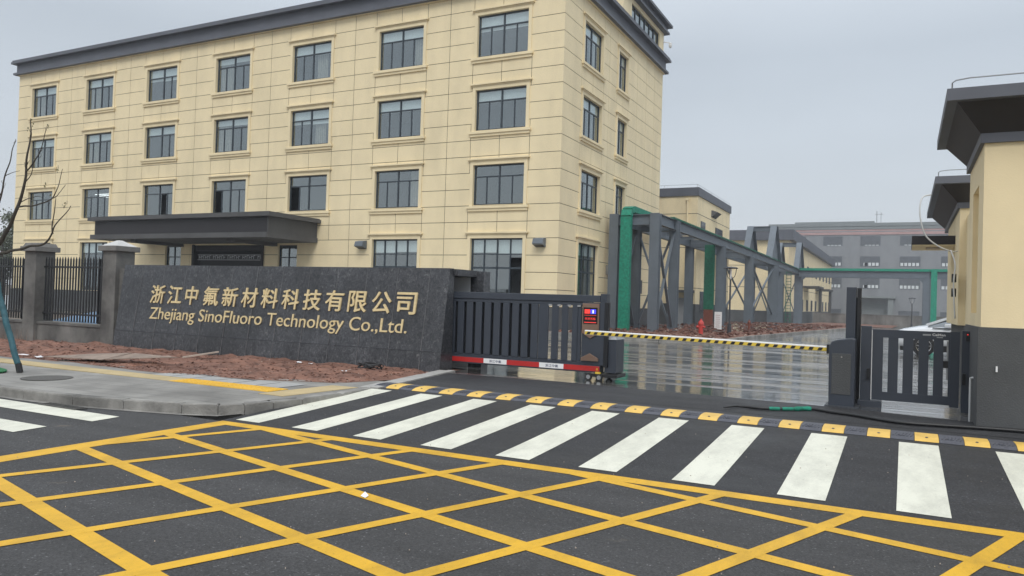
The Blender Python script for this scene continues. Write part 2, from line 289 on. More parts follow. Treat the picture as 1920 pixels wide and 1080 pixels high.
# ---------------------------------------------------------------- mesh builder
I3 = lambda u, d, z: (u, d, z)
class MB:
    def __init__(s, T=None): s.v = []; s.f = []; s.m = []; s.T = T or I3; s.mi = 0
    def add(s, vs, fs):
        n = len(s.v); s.v += [Vector(s.T(*p)) for p in vs]
        for f in fs: s.f.append([n+i for i in f]); s.m.append(s.mi)
        return s
    def box(s, a, b):
        x0, x1 = sorted((a[0], b[0])); y0, y1 = sorted((a[1], b[1])); z0, z1 = sorted((a[2], b[2]))
        return s.hexa([(x0, y0, z0), (x1, y0, z0), (x1, y1, z0), (x0, y1, z0)], [(x0, y0, z1), (x1, y0, z1), (x1, y1, z1), (x0, y1, z1)])
    def hexa(s, lo, hi):
        n = len(lo); fs = [list(range(n))[::-1], [n+i for i in range(n)]]
        for i in range(n): j = (i+1) % n; fs.append([i, j, n+j, n+i])
        return s.add(list(lo)+list(hi), fs)
    def prism(s, poly, axis, a, b):   # poly of 2D points, extruded along axis
        def P(p, t):
            q = list(p); q.insert(axis, t); return tuple(q)
        return s.hexa([P(p, a) for p in poly], [P(p, b) for p in poly])
    def tube(s, pts, rs, n=8, cap=True):
        pts = [Vector(p) for p in pts]
        if not hasattr(rs, '__len__'): rs = [rs]*len(pts)
        vs = []; prev = None
        for i, p in enumerate(pts):
            t = (pts[min(i+1, len(pts)-1)]-pts[max(i-1, 0)]).normalized()
            a = prev if prev is not None else (Vector((0, 0, 1)) if abs(t.z) < .9 else Vector((1, 0, 0)))
            a = (a-t*a.dot(t)).normalized(); b = t.cross(a); prev = a
            for k in range(n):
                an = 2*math.pi*k/n; vs.append(tuple(p+(a*math.cos(an)+b*math.sin(an))*rs[i]))
        fs = []
        for i in range(len(pts)-1):
            for k in range(n):
                k2 = (k+1) % n; fs.append([i*n+k, i*n+k2, (i+1)*n+k2, (i+1)*n+k])
        if cap: fs.append(list(range(n))[::-1]); fs.append([(len(pts)-1)*n+k for k in range(n)])
        return s.add(vs, fs)
    def bar(s, p, q, wx, wz=None):    # square bar between 2 points
        p = Vector(p); q = Vector(q); t = (q-p).normalized(); wz = wz or wx
        a = Vector((0, 0, 1)) if abs(t.z) < .95 else Vector((0, 1, 0)); a = (a-t*a.dot(t)).normalized(); b = t.cross(a)
        c = [(-1, -1), (1, -1), (1, 1), (-1, 1)]
        return s.hexa([tuple(p+b*i*wx/2+a*j*wz/2) for i, j in c], [tuple(q+b*i*wx/2+a*j*wz/2) for i, j in c])
    def lathe(s, c, prof, n=16, axis=2):
        vs = []; fs = []
        for r, h in prof:
            for k in range(n):
                an = 2*math.pi*k/n; q = [r*math.cos(an), r*math.sin(an)]; q.insert(axis, h); vs.append(tuple(c[i]+q[i] for i in range(3)))
        for i in range(len(prof)-1):
            for k in range(n): k2 = (k+1) % n; fs.append([i*n+k, i*n+k2, (i+1)*n+k2, (i+1)*n+k])
        fs.append(list(range(n))[::-1]); fs.append([(len(prof)-1)*n+k for k in range(n)])
        return s.add(vs, fs)
    def build(s, name, m, parent=None, bevel=0, smooth=False, weld=True):
        me = bpy.data.meshes.new(name)
        off = Vector((0, 0, 0)); q = parent
        while q is not None: off += q.location; q = q.parent
        me.from_pydata([v-off for v in s.v], [], s.f); me.update()
        bm = bmesh.new(); bm.from_mesh(me); bmesh.ops.recalc_face_normals(bm, faces=bm.faces); bm.to_mesh(me); bm.free()
        mats = m if isinstance(m, (list, tuple)) else [m]
        for k in mats: me.materials.append(MT[k])
        if len(mats) > 1:
            for p, i in zip(me.polygons, s.m): p.material_index = i
        if smooth:
            for p in me.polygons: p.use_smooth = True
        o = bpy.data.objects.new(name, me); sc.collection.objects.link(o)
        if parent: o.parent = parent
        if bevel:
            b = o.modifiers.new('bevel', 'BEVEL'); b.width = bevel; b.segments = 2; b.limit_method = 'ANGLE'; b.angle_limit = R(40)
        return o
def tag(o, label=None, cat=None, group=None, kind=None):
    if label: o['label'] = label
    if cat: o['category'] = cat
    if group: o['group'] = group
    if kind: o['kind'] = kind
    return o
def thing(name, loc, label, cat, group=None):
    o = bpy.data.objects.new(name, None); sc.collection.objects.link(o); o.location = loc; o.empty_display_size = .3
    return tag(o, label, cat, group)
def single(o, label, cat, group=None):   # recentre a one-mesh thing on its base
    c = sum((v.co for v in o.data.vertices), Vector())/len(o.data.vertices); c.z = min(v.co.z for v in o.data.vertices)
    for v in o.data.vertices: v.co -= c
    o.location = c; return tag(o, label, cat, group)
def copy_tree(o, parent=None):
    c = o.copy(); sc.collection.objects.link(c); c.parent = parent
    for ch in list(o.children): copy_tree(ch, c)
    return c
def struct(o): o['kind'] = 'structure'; return o
def text_mesh(txt, name, m, parent, T, width=None, height=None, extrude=.006, offset=0.0, spacing=1.0, bold=0.0):
    """text built in x/z, fitted to width/height, then mapped by T(u,d,z)"""
    cu = bpy.data.curves.new('t', 'FONT'); cu.body = txt; cu.size = 1; cu.extrude = .5; cu.offset = offset; cu.space_character = spacing; cu.resolution_u = 4
    ob = bpy.data.objects.new('t', cu); sc.collection.objects.link(ob)
    bpy.context.view_layer.update()
    me = bpy.data.meshes.new_from_object(ob.evaluated_get(bpy.context.evaluated_depsgraph_get()))
    vs = [v.co.copy() for v in me.vertices]
    x0 = min(v.x for v in vs); x1 = max(v.x for v in vs); y0 = min(v.y for v in vs); y1 = max(v.y for v in vs)
    sx = width/(x1-x0) if width else None; sy = height/(y1-y0) if height else None
    sx = sx or sy; sy = sy or sx
    off = Vector((0, 0, 0)); q = parent
    while q is not None: off += q.location; q = q.parent
    for v, c in zip(me.vertices, vs):
        v.co = Vector(T((c.x-x0)*sx, (c.z+.5)*extrude, (c.y-y0)*sy))-off
    bm = bmesh.new(); bm.from_mesh(me); bmesh.ops.recalc_face_normals(bm, faces=bm.faces)
    if bold:     # heavier strokes: shifted copies, each 1 mm prouder than the last
        src = list(bm.faces)
        for i, (a, b) in enumerate(((1, 0), (-1, 0), (0, .8), (0, -.8))):
            g_ = bmesh.ops.duplicate(bm, geom=src); bmesh.ops.translate(bm, verts=[v for v in g_['geom'] if isinstance(v, bmesh.types.BMVert)], vec=(a*bold, -.0012*(i+1), b*bold))
    bm.to_mesh(me); bm.free()
    bpy.data.objects.remove(ob)
    me.name = name; me.materials.clear(); me.materials.append(MT[m])
    o = bpy.data.objects.new(name, me); sc.collection.objects.link(o); o.parent = parent
    return o
# ================================================================ GROUND
def gz(y):   # yard level falls gently beyond the pipe rack
    P = [(-1e4, .15), (35, .15), (75, -.42), (134, -.9), (1e5, -.9)]
    for (a, b), (c, d) in zip(P, P[1:]):
        if y <= c: return b+(d-b)*(y-a)/(c-a)
def sheet(name, poly, z, m, kind='structure'):
    mb = MB(); mb.add([(x, y, z(x, y) if callable(z) else z) for x, y in poly], [list(range(len(poly)))])
    o = mb.build(name, m)
    if o.data.polygons[0].normal.z < 0: o.data.flip_normals()
    o['kind'] = kind; return o
sheet('ground', [(-2500, -2500), (2500, -2500), (2500, 2500), (-2500, 2500)], -1.6, 'groundm')
mb = MB(); ys = [-18.5, 35, 75, 134, 260]
mb.add([(6.25, -21.5, .15), (160, -21.5, .15), (160, -18.5, .15), (6.25, -18.5, .15)], [[0, 1, 2, 3]])
for a, b in zip(ys, ys[1:]): mb.add([(-90, a, gz(a)), (160, a, gz(a)), (160, b, gz(b)), (-90, b, gz(b))], [[0, 1, 2, 3]])
struct(mb.build('yard', 'yard'))
sheet('road', [(-150, -70), (150, -70), (150, -25.30), (-150, -25.30)], 0.0, 'asph')
# driveway apron: ramp then level, with the concrete edge line of the yard
KX = lambda y: 6.98 if y < -24 else (6.95+(y+22.3)*(-.6/3.2) if y > -22.3 else 6.97)   # kerb line x at y
ap = MB()
L1 = [(-25.30, 0.002), (-24.6, .035), (-22.45, .152), (-21.3, .156)]
for (ya, za), (yb, zb) in zip(L1, L1[1:]):
    ap.add([(KX(ya)-.25, ya, za), (60, ya, za), (60, yb, zb), (KX(yb)-.25, yb, zb)], [[0, 1, 2, 3]])
ap.add([(KX(-21.3)-.25, -21.3, .156), (60, -21.3, .156), (60, -21.5, .156), (15.2, -20.12, .156), (13.2, -19.70, .156), (11, -19.56, .156), (8.6, -19.40, .156), (6.1, -19.55, .156)], [[0, 1, 2, 3, 4, 5, 6, 7]])
struct(ap.build('driveway', 'asph2'))
def zr(y):
    if y < -25.3: return 0.0
    for (ya, za), (yb, zb) in zip(L1, L1[1:]):
        if y <= yb: return za+(zb-za)*(y-ya)/(yb-ya)
    return .156
# pavement (raised) with rounded corner
cor = [(-150, -25.66), (3.3, -25.66), (4.3, -25.60), (5.1, -25.43), (5.95, -25.22), (6.38, -25.02), (6.60, -24.78), (6.74, -24.42), (6.86, -24.0), (6.90, -23.2), (6.86, -22.3)]
inner = [(-150, -25.52), (3.3, -25.52), (4.26, -25.46), (5.05, -25.29), (5.88, -25.09), (6.28, -24.91), (6.48, -24.70), (6.60, -24.37), (6.71, -23.98), (6.75, -23.2), (6.71, -22.3)]
dirt_edge = [(-150, -23.15), (-1.9, -23.12), (.24, -22.96), (3.0, -23.12), (4.7, -22.75), (6.0, -22.2), (6.36, -21.2)]
pv = MB(); poly = inner + [(6.35, -20.4), (6.20, -20.4), (6.16, -21.2)] + [(x, y+.25) for x, y in dirt_edge[::-1][1:]]
pv.add([(x, y, .128 if y < -24.6 else .15) for x, y in poly], [list(range(len(poly)))])
pvo = pv.build('pavement', 'pave')
if pvo.data.polygons[0].normal.z < 0: pvo.data.flip_normals()
struct(pvo)
# kerb: stones along the curve, height fading into the ramp
kb = MB()
def kerb_run(P, Q, h=lambda i: .132+.024*max(0, min(1, (i-5)/3)), step=.78):
    tot = 0
    for i in range(len(P)-1):
        a0, a1, b0, b1 = Vector(P[i]), Vector(P[i+1]), Vector(Q[i]), Vector(Q[i+1]); n = max(1, int((a1-a0).length/step))
        if n > 60: n = 60
        for k in range(n):
            s, e = k/n+.004/max(.3, (a1-a0).length), (k+1)/n-.004/max(.3, (a1-a0).length)
            p, q, r_, t = a0.lerp(a1, s), a0.lerp(a1, e), b0.lerp(b1, e), b0.lerp(b1, s)
            j = random.uniform(-.004, .006); hh = h(i)+j
            c = Vector(((p.x+r_.x)/2, (p.y+r_.y)/2)); 
            lo = [(v.x, v.y, -.1) for v in (p, q, r_, t)]; md = [(v.x, v.y, hh-.02) for v in (p, q, r_, t)]
            hi = [(v.x+(c.x-v.x)*.06, v.y+(c.y-v.y)*.12, hh) for v in (p, q, r_, t)]
            kb.hexa(lo, md); kb.hexa(md, hi)
kerb_run([(-40, -25.66)]+cor[1:], [(-40, -25.52)]+inner[1:])
struct(kb.build('kerb', 'kerb'))
kb = MB()
for i in range(4):     # pale flush kerb beside the driveway, and its lower twin
    y0 = -22.45+i*.82; y1 = y0+.81
    kb.hexa([(KX(y0)-.16, y0, .0), (KX(y0), y0, .0), (KX(y1), y1, .0), (KX(y1)-.16, y1, .0)], [(KX(y0)-.16, y0, .178), (KX(y0), y0, .178), (KX(y1), y1, .178), (KX(y1)-.16, y1, .178)])
    kb.hexa([(KX(y0)-.36, y0, .0), (KX(y0)-.165, y0, .0), (KX(y1)-.165, y1, .0), (KX(y1)-.36, y1, .0)], [(KX(y0)-.36, y0, .165), (KX(y0)-.165, y0, .165), (KX(y1)-.165, y1, .165), (KX(y1)-.36, y1, .165)])
struct(kb.build('driveway_kerb', 'kerb_l'))
gs = MB(); g1 = [(-40, -25.76), (3.3, -25.76), (4.32, -25.70), (5.13, -25.53), (6.0, -25.31), (6.45, -25.10), (6.69, -24.83)]; g2 = [(6.5, -24.8), (6.3, -25.0), (5.9, -25.18), (5.0, -25.35), (4.2, -25.5), (3.3, -25.55), (-40, -25.55)]
gs.add([(x, y, .006+(.028 if x > 6.55 else .0)) for x, y in g1+g2], [list(range(14))])
struct(gs.build('gutter_strip', 'kerb'))
# tactile paving and pale slabs
tp = MB()
for x0, x1, m_ in ((-40, 3.9, 0),):
    tp.box((x0, -23.78, .14), (x1, -23.36, .156))
struct(tp.build('tactile_paving', 'tact'))
tp = MB()
for i in range(7): tp.box((3.9+i*.30+.004, -23.78, .14), (3.9+(i+1)*.30-.004, -23.36, .158))
for i in range(7):
    for a in range(5):
        tp.box((3.92+i*.30+.02, -23.74+a*.08, .157), (3.92+(i+1)*.30-.06, -23.71+a*.08, .162))
struct(tp.build('tactile_paving', 'tact_y'))
tp = MB(); tp.hexa([(6.03, -24.0, .14), (6.50, -24.0, .14), (6.62, -22.5, .14), (6.15, -22.55, .14)], [(6.03, -24.0, .157), (6.50, -24.0, .157), (6.62, -22.5, .157), (6.15, -22.55, .157)])
struct(tp.build('tactile_paving', 'tact'))
tp = MB()
for i in range(6): tp.box((2.9+i*.48+.02, -23.34, .14), (2.9+(i+1)*.48-.02, -22.9+(.0 if i < 4 else -.12+.06*i), .156))
struct(tp.build('paving_slabs', 'slab'))
tp = MB(); tp.box((2.88, -23.35, .12), (5.8, -22.8, .1515)); struct(tp.build('slab_bed', 'greyplinth'))
# red soil strip: uneven
def bilerp_edge(x):
    E = [(-60, -23.12)]+dirt_edge[1:]
    for (a, b), (c, d) in zip(E, E[1:]):
        if a <= x <= c: return b+(d-b)*(x-a)/(c-a)
    return -20.2
ds = MB(); nx, ny = 260, 34; X0, X1 = -16, 6.42
def dz(x, y, t, ye):
    wall = .10 if x > 2 else .10-.14*min(1, (2-x)/7)
    base = .165+(wall-.165)*min(1, t*1.2)
    n = noise.fractal(Vector((x*1.5, y*1.5, 3.1)), .9, 2.0, 5)*.08 + abs(noise.noise(Vector((x*9, y*9, 0))))*.025-.005
    mound = .16*math.exp(-((x+3.8)/2.6)**2-((t-.5)/.3)**2)
    edge = min(1, t*6)*min(1, (6.42-x)*3+.05)
    return base+(n+.02+mound)*edge-.012*(1-edge)
vs = []; fs = []
for i in range(nx+1):
    x = X0+(X1-X0)*i/nx; ye = bilerp_edge(x)+.02*math.sin(x*5)+.03*noise.noise(Vector((x*3, 0, 0)))
    if x > 6.2: ye = min(ye, -20.9)+0
    for j in range(ny+1):
        t = j/ny; y = ye+(-18.3-ye)*t; vs.append((x, y, dz(x, y, t, ye)))
for i in range(nx):
    for j in range(ny): a = i*(ny+1)+j; fs.append([a, a+ny+1, a+ny+2, a+1])
ds.add(vs, fs); o = ds.build('soil_strip', 'soil', smooth=True); tag(o, kind='structure')
# level pad behind fence and wall
sheet('planting_bed', [(-90, -18.4), (-3.2, -18.4), (-3.2, -6.6), (-90, -6.6)], .158, 'groundm')
# clods, stones in the soil
def lumps(name, region, n, m, smin, smax, zf, seed=1, kind='stuff', label=None):
    random.seed(seed); mb = MB()
    for k in range(n):
        x, y = region(); s = random.uniform(smin, smax)*random.uniform(.6, 1); z = zf(x, y)
        q = [Vector((random.uniform(-1, 1), random.uniform(-1, 1), random.uniform(-.3, .8)))*s for _ in range(7)]
        bm = bmesh.new(); [bm.verts.new(v) for v in q]; bmesh.ops.convex_hull(bm, input=bm.verts)
        bm.verts.index_update(); used = [v for v in bm.verts if v.link_faces]
        ix = {v: i for i, v in enumerate(used)}
        mb.add([(x+v.co.x, y+v.co.y, z+v.co.z*.7) for v in used], [[ix[v] for v in f.verts] for f in bm.faces]); bm.free()
    o = mb.build(name, m); o['kind'] = kind
    if label: o['label'] = label
    return o
def reg1():
    x = random.uniform(-9, 6.2); ye = bilerp_edge(x); t = random.random()**1.2; return x, ye+.03+(-19.3-ye)*t
zf1 = lambda x, y: dz(x, y, (y-bilerp_edge(x))/(-18.3-bilerp_edge(x)), 0)
lumps('soil_clods', reg1, 2600, 'clod', .008, .045, zf1, 1, label='loose red soil clods in front of the name wall')
lumps('soil_gravel', reg1, 420, 'stone', .006, .024, zf1, 2, label='pale stone chips in the red soil')
lumps('soil_crumbs', reg1, 2200, 'soil', .010, .05, zf1, 12, label='small crumbs of loose red soil')
def reg2():
    return random.uniform(-30, 20), random.uniform(-31, -22.5)
# ---------------------------------------------------------------- road markings
zb = MB()
for k in range(17):
    x0 = 6.86+.912*k; x1 = x0+.385
    ysamp = [-25.17, -24.6, -23.5, -22.47] if k else [-25.17, -24.6, -23.5, -22.47]
    for a, b in zip(ysamp, ysamp[1:]):
        zb.add([(x0, a, zr(a)+.004), (x1, a, zr(a)+.004), (x1, b, zr(b)+.004), (x0, b, zr(b)+.004)], [[0, 1, 2, 3]])
struct(zb.build('zebra_crossing', 'pw'))
zb = MB()
for k in range(6):
    y1 = -25.84-k*.90; zb.add([(-.2, y1-.40, .006), (5.66, y1-.40, .006), (5.60, y1, .006), (-.2, y1, .006)], [[0, 1, 2, 3]])
struct(zb.build('side_zebra_crossing', 'pw'))
# yellow box junction: border + two families of lines clipped to the box
BX0, BX1, BY1, BY0 = 6.76, 22.0, -25.22, -38.0
yb_ = MB(); W = .25; zy = .003
yb_.add([(BX0, BY1, zy), (BX0, BY1-W, zy), (BX1, BY1-W, zy), (BX1, BY1, zy)], [[0, 1, 2, 3]])
yb_.add([(BX0, BY1-W, zy), (BX0, BY0, zy), (BX0+W, BY0, zy), (BX0+W, BY1-W, zy)], [[0, 1, 2, 3]])
O = Vector((8.179, -26.555)); A = Vector((.9628, -.2482)); B = Vector((.3397, .9076))
def clip(poly, ax, c, sgn):
    out = []
    for i in range(len(poly)):
        p, q = poly[i], poly[(i+1) % len(poly)]; dp = (p[ax]-c)*sgn; dq = (q[ax]-c)*sgn
        if dp >= 0: out.append(p)
        if dp*dq < 0: t = dp/(dp-dq); out.append(p+(q-p)*t)
    return out
def line(p, d, w, z):
    d = d.normalized(); n = Vector((-d.y, d.x))*w/2
    poly = [p-d*40-n, p+d*40-n, p+d*40+n, p-d*40+n]
    for ax, c, s in ((0, BX0+W-.002, 1), (0, BX1, -1), (1, BY0, 1), (1, BY1-W+.002, -1)):
        poly = clip(poly, ax, c, s)
        if len(poly) < 3: return
    yb_.add([(v.x, v.y, z) for v in poly], [list(range(len(poly)))])
for k in range(-14, 26): line(O+B*k, A, .13, zy+.0008)
for k in range(-26, 26): line(O+A*k, B, .115, zy+.0016)
o = yb_.build('yellow_box_marking', 'py')
for p in o.data.polygons:
    if p.normal.z < 0: p.flip()
struct(o)
# ================================================================ OFFICE BUILDING
BW, BD = 42.42, 15.84
ob = thing('office_building', (-21.2, 8, .15), 'four storey cream office block with charcoal cornice and grey entrance canopy', 'office building')
TF = lambda u, d, z: (u, -d, z)          # front facade (y=0)
TS = lambda u, d, z: (d, u, z)           # side facade (x=0)
JZ = [16.45, 15.71]+[15.71-.8*k for k in range(1, 19)]      # joint heights, last 1.31
ROWS = [(15.40, 13.36), (11.74, 9.76), (8.08, 6.13)]
GROW = (4.52, 1.36)
FC = [-39.4, -33.37, -27.32, -21.18, -15.16, -9.17, -3.24]
G = .028
def rect_minus(r, holes):
    out = [r]
    for h in holes:
        nx_ = []
        for a in out:
            if h[0] >= a[2] or h[2] <= a[0] or h[1] >= a[3] or h[3] <= a[1]: nx_.append(a); continue
            x0, z0, x1, z1 = a
            if h[1] > z0: nx_.append((x0, z0, x1, h[1]))
            if h[3] < z1: nx_.append((x0, h[3], x1, z1))
            zz0, zz1 = max(z0, h[1]), min(z1, h[3])
            if h[0] > x0: nx_.append((x0, zz0, h[0], zz1))
            if h[2] < x1: nx_.append((h[2], zz0, x1, zz1))
        out = nx_
    return out
wallp = MB(); wallb = MB()
def facade(T, u0, u1, wins, mids, zlo=1.31, door=None):
    """wins: list of (uc, halfw, ztop, zbot)"""
    wallp.T = T; wallb.T = T
    holes = [(c-h-.02, b-.02, c+h+.02, t+.02) for c, h, t, b in wins]
    if door: holes.append(door)
    e0, e1 = (u0, u1-.018) if T is TF else (.3, u1-.018)
    for r in rect_minus((e0, zlo-.0, e1, 16.45), holes): wallb.box((r[0], -.30, r[1]), (r[2], -.018, r[3]))
    cols = [u0 if T is TF else .018]+mids+[u1-.0]
    for zt, zb_ in zip(JZ, JZ[1:]):
        ww = sorted(set(cols))
        # spandrel zones get the extra vertical joints
        for a, b in zip(ww, ww[1:]):
            cuts = [a]
            for c, h, t, bb in wins:
                if a < c < b:
                    near = (zt <= bb+.35 and zb_ >= bb-2.2) or (zb_ >= t-.1 and zt <= t+1.7)
                    if near: cuts += [c-h-.22, c, c+h+.22]
            cuts = sorted(set(cuts)); cuts = [q for i, q in enumerate(cuts) if i == 0 or q-cuts[i-1] > .12]+[b]
            for p, q in zip(cuts, cuts[1:]):
                if q-p < .1: continue
                ga = G/2 if p > u0+.03 else 0; gb = G/2 if q < u1-.01 else 0
                for r in rect_minus((p+ga, zb_+G/2, q-gb, zt-G/2), holes): wallp.box((r[0], -.017, r[1]), (r[2], .0, r[3]))
def surround(T, c, h, t, b, ground=False, parent=None):
    trim = MB(T)
    f = .17
    if not ground:
        trim.box((c-h-f-.12, 0, b-.17), (c+h+f+.12, .13, b-.05)); trim.box((c-h-f-.06, 0, b-.30), (c+h+f+.06, .075, b-.17))
    trim.box((c-h-f, 0.0, b-.05), (c-h, .045, t+f)); trim.box((c+h, 0.0, b-.05), (c+h+f, .045, t+f)); trim.box((c-h, 0.0, t), (c+h, .045, t+f))
    trim.box((c-h-f-.04, 0, t+f), (c+h+f+.04, .075, t+f+.06)); trim.box((c-h-f-.12, 0, t+f+.06), (c+h+f+.12, .14, t+f+.13))
    # reveals
    trim.box((c-h-.02, -.24, b-.02), (c-h, .0, t+.02)); trim.box((c+h, -.24, b-.02), (c+h+.02, .0, t+.02))
    trim.box((c-h, -.24, t), (c+h, .0, t+.02)); trim.box((c-h, -.24, b-.02), (c+h, .02, b))
    trim.build('surround', 'cream', parent)
def window(T, c, h, t, b, kind='std', blind=0, curtain=None, opened=None, parent=None, sides=(-1, 1)):
    """frame is the part, pane / blind / curtain its sub-parts"""
    fr = MB(T); W_, d0, d1 = .07, -.19, -.12
    x0, x1 = c-h, c+h
    fr.box((x0, d0, b), (x0+W_, d1, t)); fr.box((x1-W_, d0, b), (x1, d1, t)); fr.box((x0+W_, d0, t-W_), (x1-W_, d1, t)); fr.box((x0+W_, d0, b), (x1-W_, d1, b+W_))
    zt = t-.29*(t-b)
    if kind == 'std':
        fr.box((c-.035, d0, b+W_), (c+.035, d1+.004, t-W_)); fr.box((x0+W_, d0, zt-.03), (c-.035, d1, zt+.03)); fr.box((c+.035, d0, zt-.03), (x1-W_, d1, zt+.03))
        for s in sides:
            m_ = c+s*h*.5
            fr.box((m_-.028, d0-.01, b+W_), (m_+.028, d1-.01, zt-.03))
    elif kind == 'small':
        fr.box((c-.03, d0, b+W_), (c+.03, d1+.004, t-W_)); fr.box((x0+W_, d0, zt-.03), (c-.03, d1, zt+.03)); fr.box((c+.03, d0, zt-.03), (x1-W_, d1, zt+.03))
    else:
        n = 4 if kind == 'grand' else 3; zs = [t-.76, t-1.42]
        for k in range(1, n): xx = x0+(x1-x0)*k/n; fr.box((xx-.028, d0, b+W_), (xx+.028, d1+.004, t-W_))
        for i, z in enumerate(zs): fr.box((x0+W_, d0+.01, z-.025-.02*i), (x1-W_, d1-.002, z+.025+.02*i))
    f = fr.build('window', 'alu', parent)
    pn = MB(T)
    segs = [(x0+W_*.5, x1-W_*.5)]
    if opened:   # one lower sash slid away: dark opening
        a, bb = opened; a = x0+(x1-x0)*a; bb = x0+(x1-x0)*bb
        pn.box((x0+.03, -.162, zt), (x1-.03, -.155, t-.03))
        for p, q in ((x0+.03, a), (bb, x1-.03)):
            if q-p > .1: pn.box((p, -.162, b+.03), (q, -.155, zt))
    else: pn.box((x0+.03, -.162, b+.03), (x1-.03, -.155, t-.03))
    pn.build('pane', 'glass', f)
    if blind:
        bl = MB(T); y_ = -.215
        bl.box((x0+.05, y_-.01, t-blind), (c-.03, y_, t-.02)); bl.box((c+.03, y_-.01, t-blind+random.uniform(-.05, .05)), (x1-.05, y_, t-.02)); bl.build('blind', 'blind', f)
    if curtain:
        cu = MB(T); a, bb = x0+(x1-x0)*curtain[0], x0+(x1-x0)*curtain[1]; n = int((bb-a)/.07)+1
        for k in range(n): cu.box((a+k*.07, -.36-.03*(k % 2), b+.02), (a+k*.07+.07, -.345-.03*(k % 2), t-.04))
        cu.build('curtain', 'curtain', f)
    return f
# wings of windows
wf = [(c, 1.385, t, b) for c in FC for t, b in ROWS]
gfc = [FC[0], FC[1], FC[5], FC[6]]
wfg = [(c, 1.42, GROW[0], GROW[1]) for c in gfc]
small_g = [(-25.75, .70, 4.25, 1.9), (-16.45, .70, 4.25, 1.9)]
door = (-23.85, .2, -18.36, 4.27)
mids = [(a+b)/2 for a, b in zip(FC, FC[1:])]
facade(TF, -BW, 0.0, wf+wfg+small_g, mids, door=(door[0], 1.31, door[2], door[3]))
SWC = [(3.72, 1.28), (8.2, .77)]
ws = [(c, h, t, b) for c, h in SWC for t, b in ROWS]; wsg = [(3.68, 1.34, 4.50, 1.36)]
smids = [5.98+.05, 10.74, 12.43, 14.10]
facade(TS, 0.0, BD, ws+wsg, smids)
# fix: the side wall backing starts behind the front wall, so trim is built after both
wallb.T = I3
wallb.box((-BW, BD-.3, .15), (-.3, BD, 16.45)); wallb.box((-BW, .3, .15), (-BW+.3, BD-.3, 16.45)); wallb.box((-BW, 0.3, 16.2), (-.3, BD-.3, 16.44))
wb = wallb.build('wall_backing', 'backing', ob)
wp = wallp.build('wall', 'cream', ob)
random.seed(3)
for ri, (t, b) in enumerate(ROWS):
    for ci, c in enumerate(FC):
        bl = .62 if ri < 2 else 0; op = None; cu = None
        if ri == 2 and ci == 3: op = (.05, .26)
        if ri == 2 and ci == 4: op = (.03, .25)
        if ri == 2 and ci == 2: op = (.55, .72)
        if ri < 2 and ci in (0, 1, 3): bl = .5; cu = (.02, .35)
        if ci == 0 and ri: cu = (.0, .45)
        if ri < 2 and ci == 4: cu = (.55, .8)
        if cu is None and op is None and ci < 6 and random.random() < .5: a_ = random.choice([.02, .52, .74]); cu = (a_, a_+.22)
        if bl: bl += random.choice([-.12, 0, 0, .0, .14])
        surround(TF, c, 1.385, t, b, False, window(TF, c, 1.385, t, b, 'std', bl, cu, op, ob, {2: (1,), 4: (-1,)}.get(ci, (-1, 1))))
for c in gfc: surround(TF, c, 1.42, GROW[0], GROW[1], True, window(TF, c, 1.42, GROW[0], GROW[1], 'grand', .68, None, (.76, .98) if c > -4 else None, ob))
for c, h, t, b in small_g:
    f_ = window(TF, c, h, t, b, 'small', 0, None, None, ob); trim = MB(TF)
    trim.box((c-h-.02, -.24, b-.02), (c-h, .004, t+.02)); trim.box((c+h, -.24, b-.02), (c+h+.02, .004, t+.02)); trim.box((c-h, -.24, t), (c+h, .004, t+.02)); trim.build('surround', 'cream', f_)
for c, h, t, b in ws: surround(TS, c, h, t, b, False, window(TS, c, h, t, b, 'std' if h > 1 else 'small', .6 if t > 9 else 0, (.6, .98) if h > 1 else (.5, .98), None, ob))
for c, h, t, b in wsg: surround(TS, c, h, t, b, True, window(TS, c, h, t, b, 'side', .6, (.4, .98), None, ob))
it = MB(); it.box((-BW+.32, 1.6, .3), (-1.5, BD-.4, 16.1)); it.box((-BW+.32, .31, 4.75), (-.31, 1.6, 5.4)); 
for z in (8.85, 12.5): it.box((-BW+.32, .31, z), (-.31, 1.6, z+.5))
for c in mids: it.box((c-.1, .31, .3), (c+.1, 1.6, 16.1))
for z in (8.85, 12.5, 4.75): it.box((-1.5, 1.6, z), (-.31, BD-.4, z+.5))
it.build('interior', 'interior', ob)
tl = MB()
for k in range(3): tl.box((-34.3+.1*k, .55+.25*k, 7.75-.06*k), (-32.6, .60+.25*k, 7.79-.06*k))
tl.build('tube_light', 'lampw', ob)
# plinth + cornice + parapet
pl = MB(); pl.box((-BW-.04, -.04, .0), (-23.9, .3, 1.29)); pl.box((-18.3, -.04, .0), (.04, .3, 1.29)); pl.box((-.3, .3, .0), (.04, BD+.04, 1.29)); pl.build('plinth', 'greyplinth', ob)
def ring(mb, x0, x1, y0, y1, o, z0, z1, th=.5):
    mb.box((x0-o, y0-o, z0), (x1+o, y0+th, z1)); mb.box((x0-o, y1-th, z0), (x1+o, y1+o, z1))
    mb.box((x0-o, y0+th, z0), (x0+th, y1-th, z1)); mb.box((x1-th, y0+th, z0), (x1+o, y1-th, z1))
sf = MB(); ring(sf, -BW, 0, 0, BD, .10, 16.45, 16.50); sf.build('soffit_mould', 'cream', ob)
co = MB(); ring(co, -BW, 0, 0, BD, .30, 16.50, 16.64); ring(co, -BW, 0, 0, BD, .14, 16.64, 17.26); ring(co, -BW, 0, 0, BD, .42, 17.26, 17.40); ring(co, -BW, 0, 0, BD, .36, 17.40, 17.52)
co.build('cornice', 'greyband', ob)
rf = MB(); rf.box((-BW+.5, .5, 16.7), (-.5, BD-.5, 16.9)); rf.build('roof', 'porchgrey', ob)
